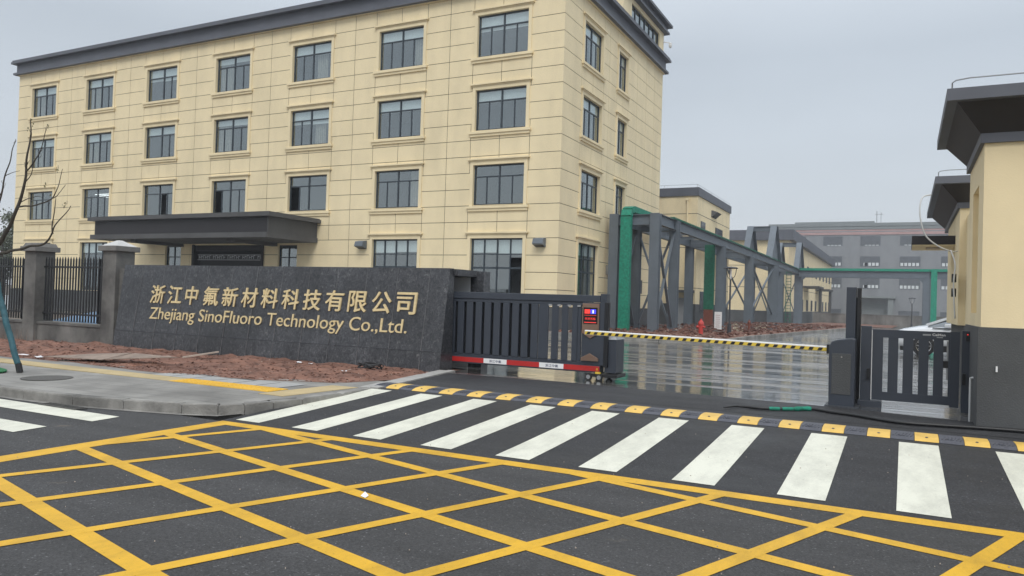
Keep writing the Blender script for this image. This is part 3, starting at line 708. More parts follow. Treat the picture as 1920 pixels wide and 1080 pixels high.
# stair tower on the roof, flush with the side wall
st = MB(TS)
for r in rect_minus((7.9, 16.9, BD, 19.05), [(9.4, 17.9, 14.9, 18.78)]): st.box((r[0], -.3, r[1]), (r[2], -.01, r[3]))
st.T = I3; st.box((-7, 7.9, 16.9), (-.3, 8.2, 19.05)); st.box((-7, BD-.3, 16.9), (-.3, BD-.01, 19.05)); st.box((-7, 8.2, 16.9), (-6.7, BD-.3, 19.05))
sto = st.build('stair_tower', 'cream', ob)
w2 = MB(TS); w2.box((9.4, -.2, 18.71), (14.9, -.1, 18.78)); w2.box((9.4, -.2, 17.9), (14.9, -.1, 17.97))
for k in range(7): u = 9.4+5.43*k/6; w2.box((u, -.2, 17.97), (u+.07, -.1, 18.71))
w2o = w2.build('window', 'alu', sto)
pn = MB(TS); pn.box((9.42, -.16, 17.92), (14.88, -.15, 18.76)); pn.build('window_pane', 'glass', sto)
t2 = MB(); t2.box((-7, 8.25, 17), (-.6, 15.2, 19)); t2.build('interior', 'interior', sto)
tr = MB(); tr.box((-7.3, 7.6, 19.05), (.3, BD+.3, 19.18)); tr.box((-7.2, 7.7, 19.18), (.18, BD+.18, 19.5)); tr.box((-7.4, 7.45, 19.5), (.45, BD+.45, 19.66)); tr.build('tower_roof', 'greyband', ob)
sc_ = MB(); sc_.bar((.0, 15.7, 18.5), (.38, 15.9, 18.46), .05); sc_.lathe((.42, 15.9, 18.12), [(.02, .36), (.10, .32), (.11, .16), (.09, .06), (.03, 0)], 12); sc_.build('security_camera', 'white', ob)
# entrance canopy
pc = MB(); pc.box((-28.0, -3.6, 4.62), (-14.42, 0, 5.42)); po = pc.build('entrance_canopy', 'darkfascia', ob)
pc = MB(); pc.box((-14.418, -3.61, 4.62), (-14.36, 0, 5.42)); pc.build('canopy_end', 'porchgrey', po)
pc = MB(); pc.box((-28.35, -3.85, 5.42), (-14.1, 0, 5.60)); pc.box((-28.25, -3.75, 5.60), (-14.2, 0, 5.66)); pc.build('canopy_top', 'porchgrey', po)
pc = MB(); pc.box((-28.2, -3.75, 4.36), (-14.3, 0, 4.62)); pc.build('canopy_base', 'porchgrey', po)
for x in (-25.0, -17.4):
    bmb = MB(); bmb.box((x-.2, -3.3, 4.18), (x+.2, -.02, 4.358)); bmb.build('canopy_beam', 'porchgrey', po)
# entrance
en = MB(); en.box((door[0]-.16, .35, .15), (door[2]+.16, .55, 4.5)); en.build('lobby_shade_panel', 'interior', ob)  # near-black slab behind the doorway, its colour stands in for indoor shade
en = MB()
for x in (door[0]-.14, door[2]-.01): en.box((x, -.1, .2), (x+.15, .35, 4.30))
en.box((door[0]+.02, .1, 3.95), (door[2]-.02, .3, 4.25)); en.build('entrance_frame', 'darkfascia', ob)
sg = MB(); sg.box((-23.5, -.04, 3.40), (-18.4, .06, 3.70)); sgo = sg.build('display_sign', 'black', ob)
s2 = MB(); s2.box((-23.52, -.05, 3.39), (-18.38, -.042, 3.42)); s2.box((-23.52, -.05, 3.68), (-18.38, -.042, 3.71))
for k in range(30):
    u = -23.4+k*.17
    if k % 7 != 6: s2.box((u, -.046, 3.46), (u+.035, -.041, 3.65)); s2.box((u+.035, -.046, 3.54+.05*(k % 3)), (u+.13, -.041, 3.58+.05*(k % 3)))
s2.build('sign_face', 'zincs', sgo)
for x, z in ((-11.2, 4.24), (-.88, 4.30)):
    fl = MB(); fl.hexa([(x-.26, -.42, z-.10), (x+.26, -.42, z-.10), (x+.26, -.02, z-.22), (x-.26, -.02, z-.22)], [(x-.26, -.34, z+.15), (x+.26, -.34, z+.15), (x+.26, -.02, z+.22), (x-.26, -.02, z+.22)])
    f = fl.build('floodlight', 'steel', ob)
    fl = MB(); fl.hexa([(x-.23, -.425, z-.09), (x+.23, -.425, z-.09), (x+.23, -.05, z-.228), (x-.23, -.05, z-.228)], [(x-.23, -.40, z-.07), (x+.23, -.40, z-.07), (x+.23, -.05, z-.20), (x-.23, -.05, z-.20)]); fl.build('lens', 'black', f)
eb = MB(TS); eb.box((6.35, 0, 3.1), (6.75, .12, 3.6)); eb.build('wall_box', 'zincs', ob)
eb = MB(TS); eb.box((11.4, 0, 2.2), (12.1, .2, 3.0)); eb.build('wall_box', 'steel_d', ob)
# ================================================================ OTHER BUILDINGS
def simple_win(T, u0, u1, z0, z1, parent, cols=2, m='darkpane', d=.0):
    f = MB(T); f.box((u0, d-.02, z0), (u1, d+.05, z1)); o = f.build('window', 'alu', parent)
    p = MB(T); n = cols; w_ = (u1-u0-.08)/n
    for k in range(n): p.box((u0+.05+k*w_, d+.04, z0+.06), (u0+.03+(k+1)*w_-.02, d+.056, z1-.06))
    p.build('pane', m, o); return o
wb2 = thing('workshop_building', (-6, 32, .15), 'two storey cream workshop with grey roof band, next to the office block', 'workshop')
X, Y0, Y1 = 0.0, 26.0, 38.0
m_ = MB(); m_.box((-14, Y0, 1.7), (X, Y1, 9.98)); m_.build('wall', 'cream2', wb2)
m_ = MB(); m_.box((-14.02, Y0-.03, .0), (-1.75, Y1, 1.7)); m_.box((-.35, Y0-.03, .0), (X+.03, Y1, 1.7)); m_.box((-1.75, Y0+.2, 0), (-.35, Y1, 1.7)); m_.build('plinth', 'greyplinth', wb2)
m_ = MB(); m_.box((-14.1, Y0-.1, 9.98), (X+.1, Y1+.1, 10.62)); m_.build('roof_band', 'greyband', wb2)
m_ = MB(); 
for z in (6.0, 2.9): m_.box((-14, Y0-.006, z), (X+.0, Y0, z+.04)); m_.box((X, Y0, z), (X+.006, Y1, z+.04))
m_.box((X, Y0, 8.6), (X+.006, Y1, 8.64)); m_.box((-14, Y0-.006, 8.6), (X, Y0, 8.64)); m_.build('wall_joints', 'backing', wb2)
m_ = MB(); m_.tube([(-.75, Y0-.12, 9.7), (-.75, Y0-.12, 1.8)], .07); m_.box((-.87, Y0-.2, 9.62), (-.63, Y0-.04, 9.8)); m_.build('drainpipe', 'cream2', wb2)
m_ = MB()
for a, b in (((-13, Y0), (-.05, Y0)), ((-.05, Y0), (-.05, Y1))):
    for k in range(6):
        p = Vector((*a, 0)).lerp(Vector((*b, 0)), k/5); m_.tube([(p.x, p.y, 10.6), (p.x, p.y, 10.85)], .012, 5)
    m_.tube([(*a, 10.85), (*b, 10.85)], .012, 5)
m_.build('lightning_rail', 'zincs', wb2)
for a, b, z0, z1 in ((27.1, 28.5, 7.0, 8.15), (32.2, 34.9, 7.0, 8.15), (27.4, 28.9, 1.1, 2.7)): simple_win(TS, a, b, z0, z1, wb2, 2)
m_ = MB(); m_.hexa([(0, 30.6, 8.85), (.5, 30.75, 9.25), (.5, 32.2, 9.25), (0, 32.3, 8.85)], [(0, 30.6, 9.4), (.12, 30.75, 9.4), (.12, 32.2, 9.4), (0, 32.3, 9.4)]); m_.build('vent_hood', 'porchgrey', wb2)
m_ = MB(); m_.box((-1.55, Y0-.02, .15), (-.5, Y0+.15, 2.15)); d_ = m_.build('door', 'door', wb2)
m_ = MB(); m_.box((-.72, Y0-.06, 1.0), (-.62, Y0-.02, 1.25)); m_.build('handle', 'black', d_)
m_ = MB(); m_.box((-1.9, Y0-1.0, 2.55), (-.05, Y0-.03, 2.75)); m_.build('door_canopy', 'greyplinth', wb2)
wb3 = thing('workshop_building', (-6, 100, -.4), 'long far cream workshop with deep grey roof band and small entrance canopies', 'workshop')
X, Y0, Y1 = 1.0, 69.8, 134.0
TS3 = lambda u, d, z: (X+d, u, z)
m_ = MB(); m_.box((-24, Y0, 1.2), (X, Y1, 10.25)); m_.build('wall', 'cream2', wb3)
m_ = MB(); m_.box((-24, Y0-.05, -1.0), (X+.05, Y1, 1.2)); m_.build('plinth', 'greyplinth', wb3)
m_ = MB(); m_.box((-24.2, Y0-.6, 10.25), (X+.6, Y1+.2, 11.55)); m_.build('roof_band', 'greyband', wb3)
m_ = MB()
for z in (7.0, 4.2): m_.box((-24, Y0-.01, z), (X, Y0, z+.06)); m_.box((X, Y0, z), (X+.01, Y1, z+.06))
m_.build('wall_joints', 'backing', wb3)
for k in range(9):
    u = 78+k*6.2; simple_win(TS3, u, u+2.2, 6.6, 8.0, wb3, 2)
    simple_win(TS3, u, u+2.2, 1.25, 2.95, wb3, 2)
for u in (86, 103):
    m_ = MB(TS3); m_.box((u, 0, 4.7), (u+7, 2.2, 4.95)); m_.box((u+5.8, 1.6, -1), (u+6.5, 2.0, 4.7)); m_.build('door_canopy', 'porchgrey', wb3)
for z in (9.0,):
    m_ = MB(); m_.tube([(-4.2, Y0-.2, 9.4), (-4.2, Y0-.2, 0)], .08, 6); m_.build('drainpipe', 'cream2', wb3)
gb = thing('factory_building', (10, 150, -.9), 'long grey factory with a faded pink stripe under its roof, farthest building', 'factory')
Yg = 140.0; TG = lambda u, d, z: (u, Yg-d, z)
m_ = MB(); m_.box((-12.0, Yg, -1), (60, Yg+30, 17.5)); m_.build('wall', 'greyb', gb)
m_ = MB(); m_.box((-12.2, Yg-.2, 18.3), (60.2, Yg+30, 18.95)); m_.build('parapet', 'greyb2', gb)
m_ = MB(); m_.box((-12.3, Yg-.3, 18.95), (60.3, Yg+30, 19.6)); m_.box((-7.5, Yg+4, 19.6), (8.2, Yg+20, 20.4)); m_.build('roof', 'greyb2', gb)
m_ = MB(); m_.box((-12.15, Yg-.12, 17.2), (60.1, Yg, 18.29)); m_.build('stripe', 'pink', gb)
m_ = MB(); m_.box((-12.15, Yg-.125, 17.75), (60.1, Yg-.12, 17.95)); m_.build('stripe_line', 'greyb', gb)
S = 172.0/162.0
cols_ = [-.47-6.95*1, -.47, 6.25, 13.2, 20.3]
for k, x0 in enumerate([-8.4, -1.25, 5.85, 13.1, 20.4, 27.6]):
    for z1, z0 in ((17.35-.0, 15.3), (12.75, 10.7), (8.35, 6.15), (1.8, -.2)):
        if z1 > 17: z1, z0 = 17.25-.35, 14.95
        f = MB(TG); f.box((x0, -.02, z0), (x0+3.7, .04, z1)); fo = f.build('window', 'farwin', gb)
        p = MB(TG)
        if z1 < 13 and z1 > 3:
            for q in range(5): p.box((x0+.15+q*.7+(1.2 if k == 2 and q == 0 else 0), .03, z0+.12), (x0+.15+q*.7+.5, .05, z0+.75))
            p.build('bright_pane', 'farwin_l', fo)
        elif z1 > 13:
            for q in range(4): p.box((x0+.8+q*.7, .03, z0+.02), (x0+.8+q*.7+.5, .05, z0+.16))
            p.build('bright_pane', 'farwin_l', fo)
m_ = MB(); m_.box((5.0, Yg-2.5, 4.2), (12.6, Yg, 4.6)); m_.box((11.2, Yg-2.2, -1), (12.2, Yg-1.8, 4.2)); m_.box((6.5, Yg-.1, -1), (11.0, Yg, 3.2)); m_.build('entrance_porch', 'greyb2', gb)
m_ = MB(); 
for x in (16.9, 2.6, -5, 24.2): m_.box((x, Yg-.02, -1), (x+.08, Yg, 17.2))
m_.build('wall_joints', 'greyb2', gb)
m_ = MB(); m_.tube([(8.6, Yg+5, 20), (8.6, Yg+5, 22.6)], .08, 5); m_.tube([(9.4, Yg+5, 20), (9.4, Yg+5, 22.3)], .06, 5); m_.bar((8.2, Yg+5, 21.9), (9.8, Yg+5, 21.9), .08); m_.build('roof_aerial', 'zincs', gb)
bw = MB(); bw.box((3.0, 80, -1), (60, 80.25, 1.05)); bw.box((2.9, 79.95, 1.05), (60, 80.3, 1.15))
for k in range(15): bw.box((3+k*4, 79.9, -1), (3.35+k*4, 80.0, 1.05))
o = bw.build('boundary_wall', 'farwall'); single(o, 'low stained cement boundary wall in front of the grey factory', 'wall')
# ================================================================ PIPE RACK
pr = thing('pipe_rack', (1.6, 6, .15), 'blue grey steel pipe rack partly wrapped in green netting, running back beside the office', 'pipe rack')
RX = {0: .50, 1: 2.70}
def hcol(x, y, z0, z1, w_=.50, d_=.42, parent=pr):
    m_ = MB(); m_.box((x-w_/2, y-d_/2, z0), (x+w_/2, y-d_/2+.035, z1)); m_.box((x-w_/2, y+d_/2-.035, z0), (x+w_/2, y+d_/2, z1)); m_.box((x-.015, y-d_/2+.035, z0), (x+.015, y+d_/2-.035, z1))
    m_.box((x-w_/2-.05, y-d_/2-.05, z0-.3), (x+w_/2+.05, y+d_/2+.05, z0+.05))
    return m_.build('column', 'steel', parent)
def ibeam(p, q, h=.55, w_=.28, name='beam', parent=pr):
    p = Vector(p); q = Vector(q); m_ = MB()     # p,q = top centre line
    dz_ = Vector((0, 0, 1))
    m_.bar(p-dz_*.015, q-dz_*.015, w_, .03); m_.bar(p-dz_*(h-.015), q-dz_*(h-.015), w_, .03); m_.bar(p-dz_*h/2, q-dz_*h/2, .03, h-.06)
    return m_.build(name, 'steel', parent)
YC = [6.2, 9.9, 22.0, 33.0, 46.0, 66.2]; ZT = 6.30
CW = dict(zip(YC, [.50, .50, .56, .66, .92, .92]))
for y in YC:
    for k in (0, 1): hcol(RX[k], y, gz(y), ZT-.02 if y in (6.2, 9.9) else ZT-.5, CW[y], .42 if y < 40 else .7)
    ibeam((RX[0], y+.0, ZT-.06), (RX[1], y, ZT-.06), .55)
for k in (0, 1): ibeam((RX[k]+(0.0), 6.4, ZT), (RX[k], 66.4, ZT), .55)
for k in range(1, 20): ibeam((RX[0]+.2, 6.4+k*3.0, ZT-.12), (RX[1]-.2, 6.4+k*3.0, ZT-.12), .22, .12, 'cross_beam')
def brace(p, q): m_ = MB(); m_.bar(p, q, .14, .10); m_.build('brace', 'steel', pr)
for x in (RX[0], RX[1]):
    brace((x, 6.4, .4), (x, 9.7, 5.6)); brace((x, 6.4, 5.6), (x, 9.7, .4)); brace((x, 33.2, 1), (x, 45.8, 5.5)); brace((x, 33.2, 5.5), (x, 45.8, 1))
brace((RX[0]+.2, 6.2, 5.5), (RX[1]-.2, 6.2, .3)) if False else None
for y in (9.9, 46.0, 66.2):
    brace((RX[0]+.2, y, .5), (RX[1]-.2, y, 5.4)); brace((RX[0]+.2, y, 5.4), (RX[1]-.2, y, .5))
# raised tapered portal frames
for y in (46.0, 66.2):
    zt = 9.6
    for x in (RX[0], RX[1]):
        m_ = MB(); m_.prism([(y-3, ZT), (y+3, ZT), (y+.4, zt), (y-.4, zt)], 0, x-.02, x+.02)
        for s in (-1, 1): m_.hexa([(x-.3, y+s*3-.05, ZT), (x+.3, y+s*3-.05, ZT), (x+.3, y+s*3+.05, ZT), (x-.3, y+s*3+.05, ZT)], [(x-.3, y+s*.4-.05, zt), (x+.3, y+s*.4-.05, zt), (x+.3, y+s*.4+.05, zt), (x-.3, y+s*.4+.05, zt)])
        m_.build('tapered_frame', 'steel', pr)
    ibeam((RX[0], y, zt), (RX[1], y, zt), .5, .25)
# cross leg of the rack over the road to the right
ibeam((2.7, 65.6, 6.2), (30, 65.6, 6.2), .75); ibeam((2.7, 67.4, 6.2), (30, 67.4, 6.2), .75)
for x in (16.35, 29):
    for y in (65.6, 67.4): hcol(x, y, gz(y), 5.45, .75, .4)
    m_ = MB(); m_.prism([(x-.9, 5.45), (x-.38, 5.45), (x-.38, 4.9)], 1, 65.5, 65.7); m_.build('bracket', 'steel', pr)
m_ = MB(); m_.prism([(3.6, 5.45), (3.05, 5.45), (3.05, 4.9)], 1, 65.5, 65.7); m_.build('bracket', 'steel', pr)
m_ = MB(); m_.box((2.9, 65.35, 6.21), (30, 65.75, 6.50)); m_.box((16.75, 65.2, gz(66)), (17.35, 65.44, 6.5)); m_.build('netting', 'net', pr)
m_ = MB(); m_.box((2.6, 9, 6.31), (2.9, 65.2, 6.40)); m_.build('netting', 'net_d', pr)
m_ = MB(); m_.box((-30, 27.2, 6.0), (.2, 27.5, 6.25)); ibeam((-1, 34, 5.3), (.3, 34, 5.3))
# green wrapped drop pipe at the near end: up, over the top and back
gp = MB(); pts = [(1.24, 5.86, .1), (1.25, 5.84, 1.5), (1.235, 5.86, 3.0), (1.25, 5.85, 4.6), (1.24, 5.86, 6.1), (1.24, 6.0, 6.42), (1.24, 6.4, 6.55), (1.24, 9.5, 6.55)]
for (a, b) in zip(pts, pts[1:]):
    da = Vector(b)-Vector(a); nrm = Vector((0, -da.z, da.y)).normalized()*.16
    gp.hexa([(a[0]-.27, a[1]-nrm.y, a[2]-nrm.z), (a[0]+.27, a[1]-nrm.y, a[2]-nrm.z), (a[0]+.27, a[1]+nrm.y, a[2]+nrm.z), (a[0]-.27, a[1]+nrm.y, a[2]+nrm.z)],
            [(b[0]-.27, b[1]-nrm.y, b[2]-nrm.z), (b[0]+.27, b[1]-nrm.y, b[2]-nrm.z), (b[0]+.27, b[1]+nrm.y, b[2]+nrm.z), (b[0]-.27, b[1]+nrm.y, b[2]+nrm.z)])
gp.build('netting', 'net', pr)
gp = MB(); gp.box((1.70, 21.4, 1.35), (2.36, 21.7, 5.85)); gp.build('netting', 'net_d', pr)
gp = MB(); gp.box((1.72, 21.42, .2), (2.34, 21.68, 1.35)); gp.build('red_pipe_foot', 'rust', pr)
ld = MB()
for x in (1.5, 2.05): ld.box((x, 64.0, gz(64)), (x+.06, 64.08, 6.2))
for k in range(17): ld.box((1.56, 64.0, .1+k*.36), (2.05, 64.05, .15+k*.36))
ld.build('ladder', 'net_d', pr)
# ================================================================ RED EARTH ISLAND under the rack
isl = [(.1, -2.4), (5.6, -2.6), (7.3, -1.6), (7.9, -.4), (8.0, 4), (8.6, 10), (9.3, 18), (10.4, 28), (11.2, 40), (11.0, 52), (6, 62), (.1, 62)]
mb = MB(); mb.add([(x, y, gz(y)+.10) for x, y in isl], [list(range(len(isl)))]); io = mb.build('earth_island', 'soil'); struct(io)
if io.data.polygons[0].normal.z < 0: io.data.flip_normals()
kb = MB()
for a, b in zip(isl[:9], isl[1:10]):
    a3 = Vector((a[0], a[1], gz(a[1]))); b3 = Vector((b[0], b[1], gz(b[1]))); kb.bar(a3+Vector((0, 0, .02)), b3+Vector((0, 0, .02)), .15, .26)
struct(kb.build('island_kerb', 'kerb'))
def reg3():
    while 1:
        x, y = random.uniform(.3, 10.8), random.uniform(-2.2, 50)
        if x < 7.4+max(0, y)*.08: return x, y
lumps('island_rubble', reg3, 2300, 'clod', .05, .21, lambda x, y: gz(y)+.12, 5, label='heaps of red brick rubble and earth under the pipe rack')
lumps('island_gravel', reg3, 260, 'stone', .03, .12, lambda x, y: gz(y)+.13, 6, label='pale debris scattered over the red earth')
# far red earth by the boundary wall
mb = MB(); mb.add([(4, 50, gz(50)+.05), (13, 60, gz(60)+.05), (13.5, 79.8, gz(79.8)+.25), (4, 79.8, gz(79.8)+.3)], [[0, 1, 2, 3]]); struct(mb.build('earth_bank', 'soil'))
# ================================================================ NAME WALL
nw = thing('name_wall', (1, -18.6, .1), 'dark granite wall with gold Chinese and English company lettering', 'sign wall')
yb0, yt0, ztp = -19.20, -18.86, 2.20
def yface(z): return yb0+(yt0-yb0)*(z/ztp)
m_ = MB(); m_.hexa([(-4.0, yface(.5), .5), (5.98, yface(.5), .5), (5.98, -18.70, .5), (-4.0, -18.70, .5)], [(-4.06, yt0, ztp), (5.97, yt0, ztp), (5.97, -18.70, ztp), (-4.06, -18.70, ztp)]); m_.build('slab_face', 'granite', nw)
m_ = MB(); m_.hexa([(-3.99, yb0-.015, -.3), (5.99, yb0-.015, -.3), (5.99, -18.70, -.3), (-3.99, -18.70, -.3)], [(-4.0, yface(.5)-.012, .495), (5.985, yface(.5)-.012, .495), (5.985, -18.70, .495), (-4.0, -18.70, .495)]); m_.build('base_course', 'granite', nw)
m_ = MB()   # pale tile joints
for k in range(12):
    x = -3.3+k*.8
    for z0, z1 in ((.02, .49), (.51, 2.19)):
        m_.hexa([(x, yface(z0)-.017-(.0), z0), (x+.006, yface(z0)-.017, z0), (x+.006, yface(z0)+.05, z0), (x, yface(z0)+.05, z0)], [(x, yface(z1)-.003-(.012 if z1 < 1 else 0), z1), (x+.006, yface(z1)-.003-(.012 if z1 < 1 else 0), z1), (x+.006, yface(z1)+.05, z1), (x, yface(z1)+.05, z1)])
m_.build('tile_joints', 'granite_joint', nw)
m_ = MB(); m_.box((-3.9, -18.70, 2.06), (6.06, -17.9, 2.19)); m_.box((5.6, -17.9, .0), (6.22, -17.62, 2.18)); m_.box((-3.9, -17.9, 0), (5.6, -17.75, 2.18)); m_.build('gate_housing', 'granite', nw)
m_ = MB(); m_.box((5.0, -18.68, .05), (5.02, -17.92, 2.05)); m_.box((-3.8, -17.915, .1), (5.9, -17.905, 2.05)); m_.build('housing_lining', 'white_in', nw)
TL = lambda u, d, z: None
sl_ = (yt0-yb0)/ztp
def TW(x0, z0): return lambda u, d, z: (x0+u, yface(z0+z)-d, z0+z)
zh = '浙江中氟新材料科技有限公司'
for i, ch in enumerate(zh):
    x = -2.83+i*(8.10-.50)/12
    zb_ = 1.235+.0*i
    text_mesh(ch, 'chinese_character', 'gold', nw, TW(x, zb_), width=.49 if ch != '中' else .40, height=.445, extrude=.022, bold=.008)
text_mesh('Zhejiang SinoFluoro Technology Co.,Ltd.', 'english_lettering', 'gold', nw, TW(-2.76, .745), width=7.86, height=.385, extrude=.020, offset=.0)
# ================================================================ SLIDING GATE
sg = thing('sliding_gate', (7.6, -18.5, .15), 'charcoal retractable vehicle gate with red and white bottom strip and small lit screen', 'gate')
yg = -18.6
m_ = MB(); m_.box((5.4, yg-.05, 1.60), (9.14, yg+.16, 1.73)); m_.box((5.4, yg-.03, 1.53), (8.79, yg+.14, 1.60)); m_.box((5.4, yg-.05, .285), (9.17, yg+.16, .425)); m_.box((5.4, yg-.02, .425), (8.79, yg+.12, .48))
m_.box((5.4, yg+.1, .48), (5.5, yg+.14, 1.55)); m_.box((8.68, yg-.02, .48), (8.76, yg+.02, 1.53)); m_.build('gate_frame', 'gate', sg, bevel=.008)
for k in range(13):
    x = 5.42+k*.2085
    if x+.15 > 8.05: break
    m_ = MB(); m_.box((x+.0, yg-.035, .482), (x+.148, yg+.012, 1.53)); m_.build('slat', 'gate', sg, bevel=.006)
m_ = MB(); m_.box((5.41, yg+.05, .482), (7.82, yg+.06, 1.53)); m_.build('inner_leaf', 'gate_d', sg)
for a, b in ((7.88, 8.08), (8.155, 8.29), (8.365, 8.49), (8.58, 8.69)):
    m_ = MB(); m_.box((a, yg-.035, .482), (b, yg+.012, 1.53)); m_.build('slat', 'gate', sg, bevel=.006)
for x in (8.12, 8.31, 8.52, 8.72): m_ = MB(); m_.box((x-.035, yg-.045, 1.505), (x+.035, yg-.036, 1.54)); m_.build('clip', 'chrome', sg)
m_ = MB(); m_.box((8.79, yg-.045, .43), (9.235, yg+.14, 1.595)); m_.build('end_panel', 'gate', sg, bevel=.006)
m_ = MB(); m_.prism([(8.80, 1.575), (9.135, 1.575), (9.135, 1.02), (8.968, .92), (8.80, 1.02)], 1, yg-.075, yg-.047); ho = m_.build('control_panel', 'bronze', sg, bevel=.006)
m_ = MB(); m_.box((8.825, yg-.082, 1.195), (9.105, yg-.076, 1.50)); m_.build('screen', 'scr', ho)
m_ = MB(); m_.box((8.85, yg-.086, 1.385), (8.958, yg-.083, 1.465)); m_.box((8.845, yg-.0855, 1.215), (9.085, yg-.083, 1.228)); m_.box((8.845, yg-.0855, 1.352), (9.085, yg-.083, 1.358)); m_.build('red_display', 'led_r', ho)
m_ = MB(); m_.box((8.97, yg-.086, 1.385), (9.075, yg-.083, 1.465)); m_.build('blue_display', 'led_b', ho)
text_mesh('1', 'display_digit', 'led_w', ho, lambda u, d, z: (9.01+u, yg-.0865-d, 1.395+z), width=.022, height=.06, extrude=.002)
text_mesh('欢迎光临', 'display_text', 'led_r', ho, lambda u, d, z: (8.86+u, yg-.084-d, 1.27+z), width=.21, height=.045, extrude=.003)
m_ = MB(); m_.prism([(8.795, .50), (9.14, .50), (9.14, .555), (8.968, .645), (8.795, .555)], 1, yg-.09, yg-.047); m_.build('chevron_plate', 'bronze', sg, bevel=.008)
for a, b in ((5.42, 6.70), (7.22, 7.93), (8.44, 9.165)):
    m_ = MB(); m_.box((a, yg-.058, .315), (b, yg-.051, .41)); m_.build('red_strip', 'red', sg)
for a, b in ((6.70, 7.22), (7.93, 8.44)):
    m_ = MB(); m_.box((a, yg-.058, .315), (b, yg-.051, .41)); q = m_.build('white_label', 'white', sg)
    text_mesh('浙江中氟', 'label_text', 'blue_t', q, lambda u, d, z, a=a: (a+.13+u, yg-.059-d, .335+z), width=.27, height=.055, extrude=.001, offset=.004)
text_mesh('福', 'gold_badge', 'yellow', sg, lambda u, d, z: (9.10+u, yg-.059-d, .335+z), width=.035, height=.045, extrude=.001, offset=.01)
m_ = MB(); m_.box((9.145, yg-.04, 1.595), (9.27, yg+.12, 1.76)); m_.box((9.20, yg-.05, 1.62), (9.225, yg-.041, 1.69)); m_.build('end_post_cap', 'gate', sg, bevel=.006)
m_ = MB(); m_.box((9.24, yg-.07, .40), (9.32, yg+.02, 1.60)); m_.build('safety_edge', 'gate_d', sg, bevel=.006)
m_ = MB(); m_.hexa([(9.25, yg-.02, .30), (9.47, yg-.02, .30), (9.47, yg+.42, .30), (9.25, yg+.42, .30)], [(9.25, yg-.02, .92), (9.47, yg-.02, .92), (9.47, yg+.42, .92), (9.25, yg+.42, .92)]); m_.box((9.335, yg-.025, .75), (9.355, yg-.021, .81)); q = m_.build('drive_cabinet', 'gate', sg, bevel=.006)
m_ = MB(); m_.hexa([(9.245, yg-.03, .92), (9.475, yg-.03, .92), (9.475, yg+.43, .92), (9.245, yg+.43, .92)], [(9.26, yg+.06, 1.05), (9.40, yg+.06, 1.05), (9.40, yg+.40, 1.05), (9.26, yg+.40, 1.05)]); m_.build('cabinet_lid', 'zincs', q)
m_ = MB(); m_.box((8.90, yg-.10, .215), (9.52, yg-.02, .275)); m_.box((9.20, yg-.02, .215), (9.52, yg+.42, .285)); m_.box((8.90, yg+.36, .215), (9.20, yg+.42, .275)); q = m_.build('trolley', 'black', sg, bevel=.006)
for x in (8.975, 9.185):
    for y in (yg-.13, yg+.42):
        m_ = MB(); m_.lathe((x, y, .212), [(.0, 0), (.062, 0), (.066, .01), (.066, .04), (.062, .05), (0, .05)], 18, 1); wq = m_.build('wheel', 'tyre', q, smooth=False)
        m_ = MB(); m_.lathe((x, y-.004, .212), [(.0, 0), (.040, 0), (.040, .01), (0, .01)], 14, 1); m_.build('hub', 'zincs', wq)
m_ = MB(); m_.box((9.10, yg-.104, .275), (9.20, yg-.05, .31)); m_.build('yellow_switch', 'yellow', sg)
# ================================================================ BARRIER
bb = thing('barrier_gate', (13.37, -19.45, .16), 'grey boom barrier cabinet with long black and yellow striped arm lowered across the entrance', 'boom barrier')
m_ = MB(); m_.prism([(13.19, .15), (13.545, .15), (13.545, 1.17), (13.50, 1.185), (13.30, 1.155), (13.215, 1.12), (13.18, 1.04)], 1, -19.62, -19.28); q = m_.build('cabinet', 'gate', bb, bevel=.012); 
m_ = MB(); m_.box((13.225, -19.628, .34), (13.49, -19.621, .95)); m_.build('cabinet_door', 'greyplinth', q, bevel=.003)
m_ = MB(); m_.lathe((13.36, -19.635, .90), [(0, 0), (.012, 0), (.012, .01), (0, .01)], 10, 1); m_.build('lock', 'chrome', q)
m_ = MB(); m_.box((13.14, -19.68, .145), (13.62, -19.22, .17)); m_.build('base_plate', 'steel_d', bb)
ax0, az0, ax1, az1 = 9.04, 1.055, 13.2, .985; ya = -19.12
m_ = MB(); m_.prism([(ax0, az0-.045), (ax1, az1-.045), (ax1, az1+.042), (ax0, az0+.042)], 1, ya-.02, ya+.02); arm = m_.build('boom_arm', 'white', bb, bevel=.012)
m_ = MB(); m_.prism([(ax0+.01, az0-.036), (ax1, az1-.036), (ax1, az1+.018), (ax0+.01, az0+.018)], 1, ya-.0225, ya-.0205)
m_.mi = 1; n = 31
for k in range(n):
    x = ax0+.04+k*(ax1-ax0)/n; s = (az1-az0)/(ax1-ax0); zc = az0+(x-ax0)*s
    m_.prism([(x, zc-.033), (x+.062, zc-.033), (x+.087, zc+.014), (x+.025, zc+.014)], 1, ya-.0245, ya-.0230)
m_.build('striped_tape', ['yellow', 'black'], arm)
m_ = MB(); m_.box((13.12, -19.28, .92), (13.42, -19.08, 1.06)); m_.build('arm_clamp', 'gate_d', bb)
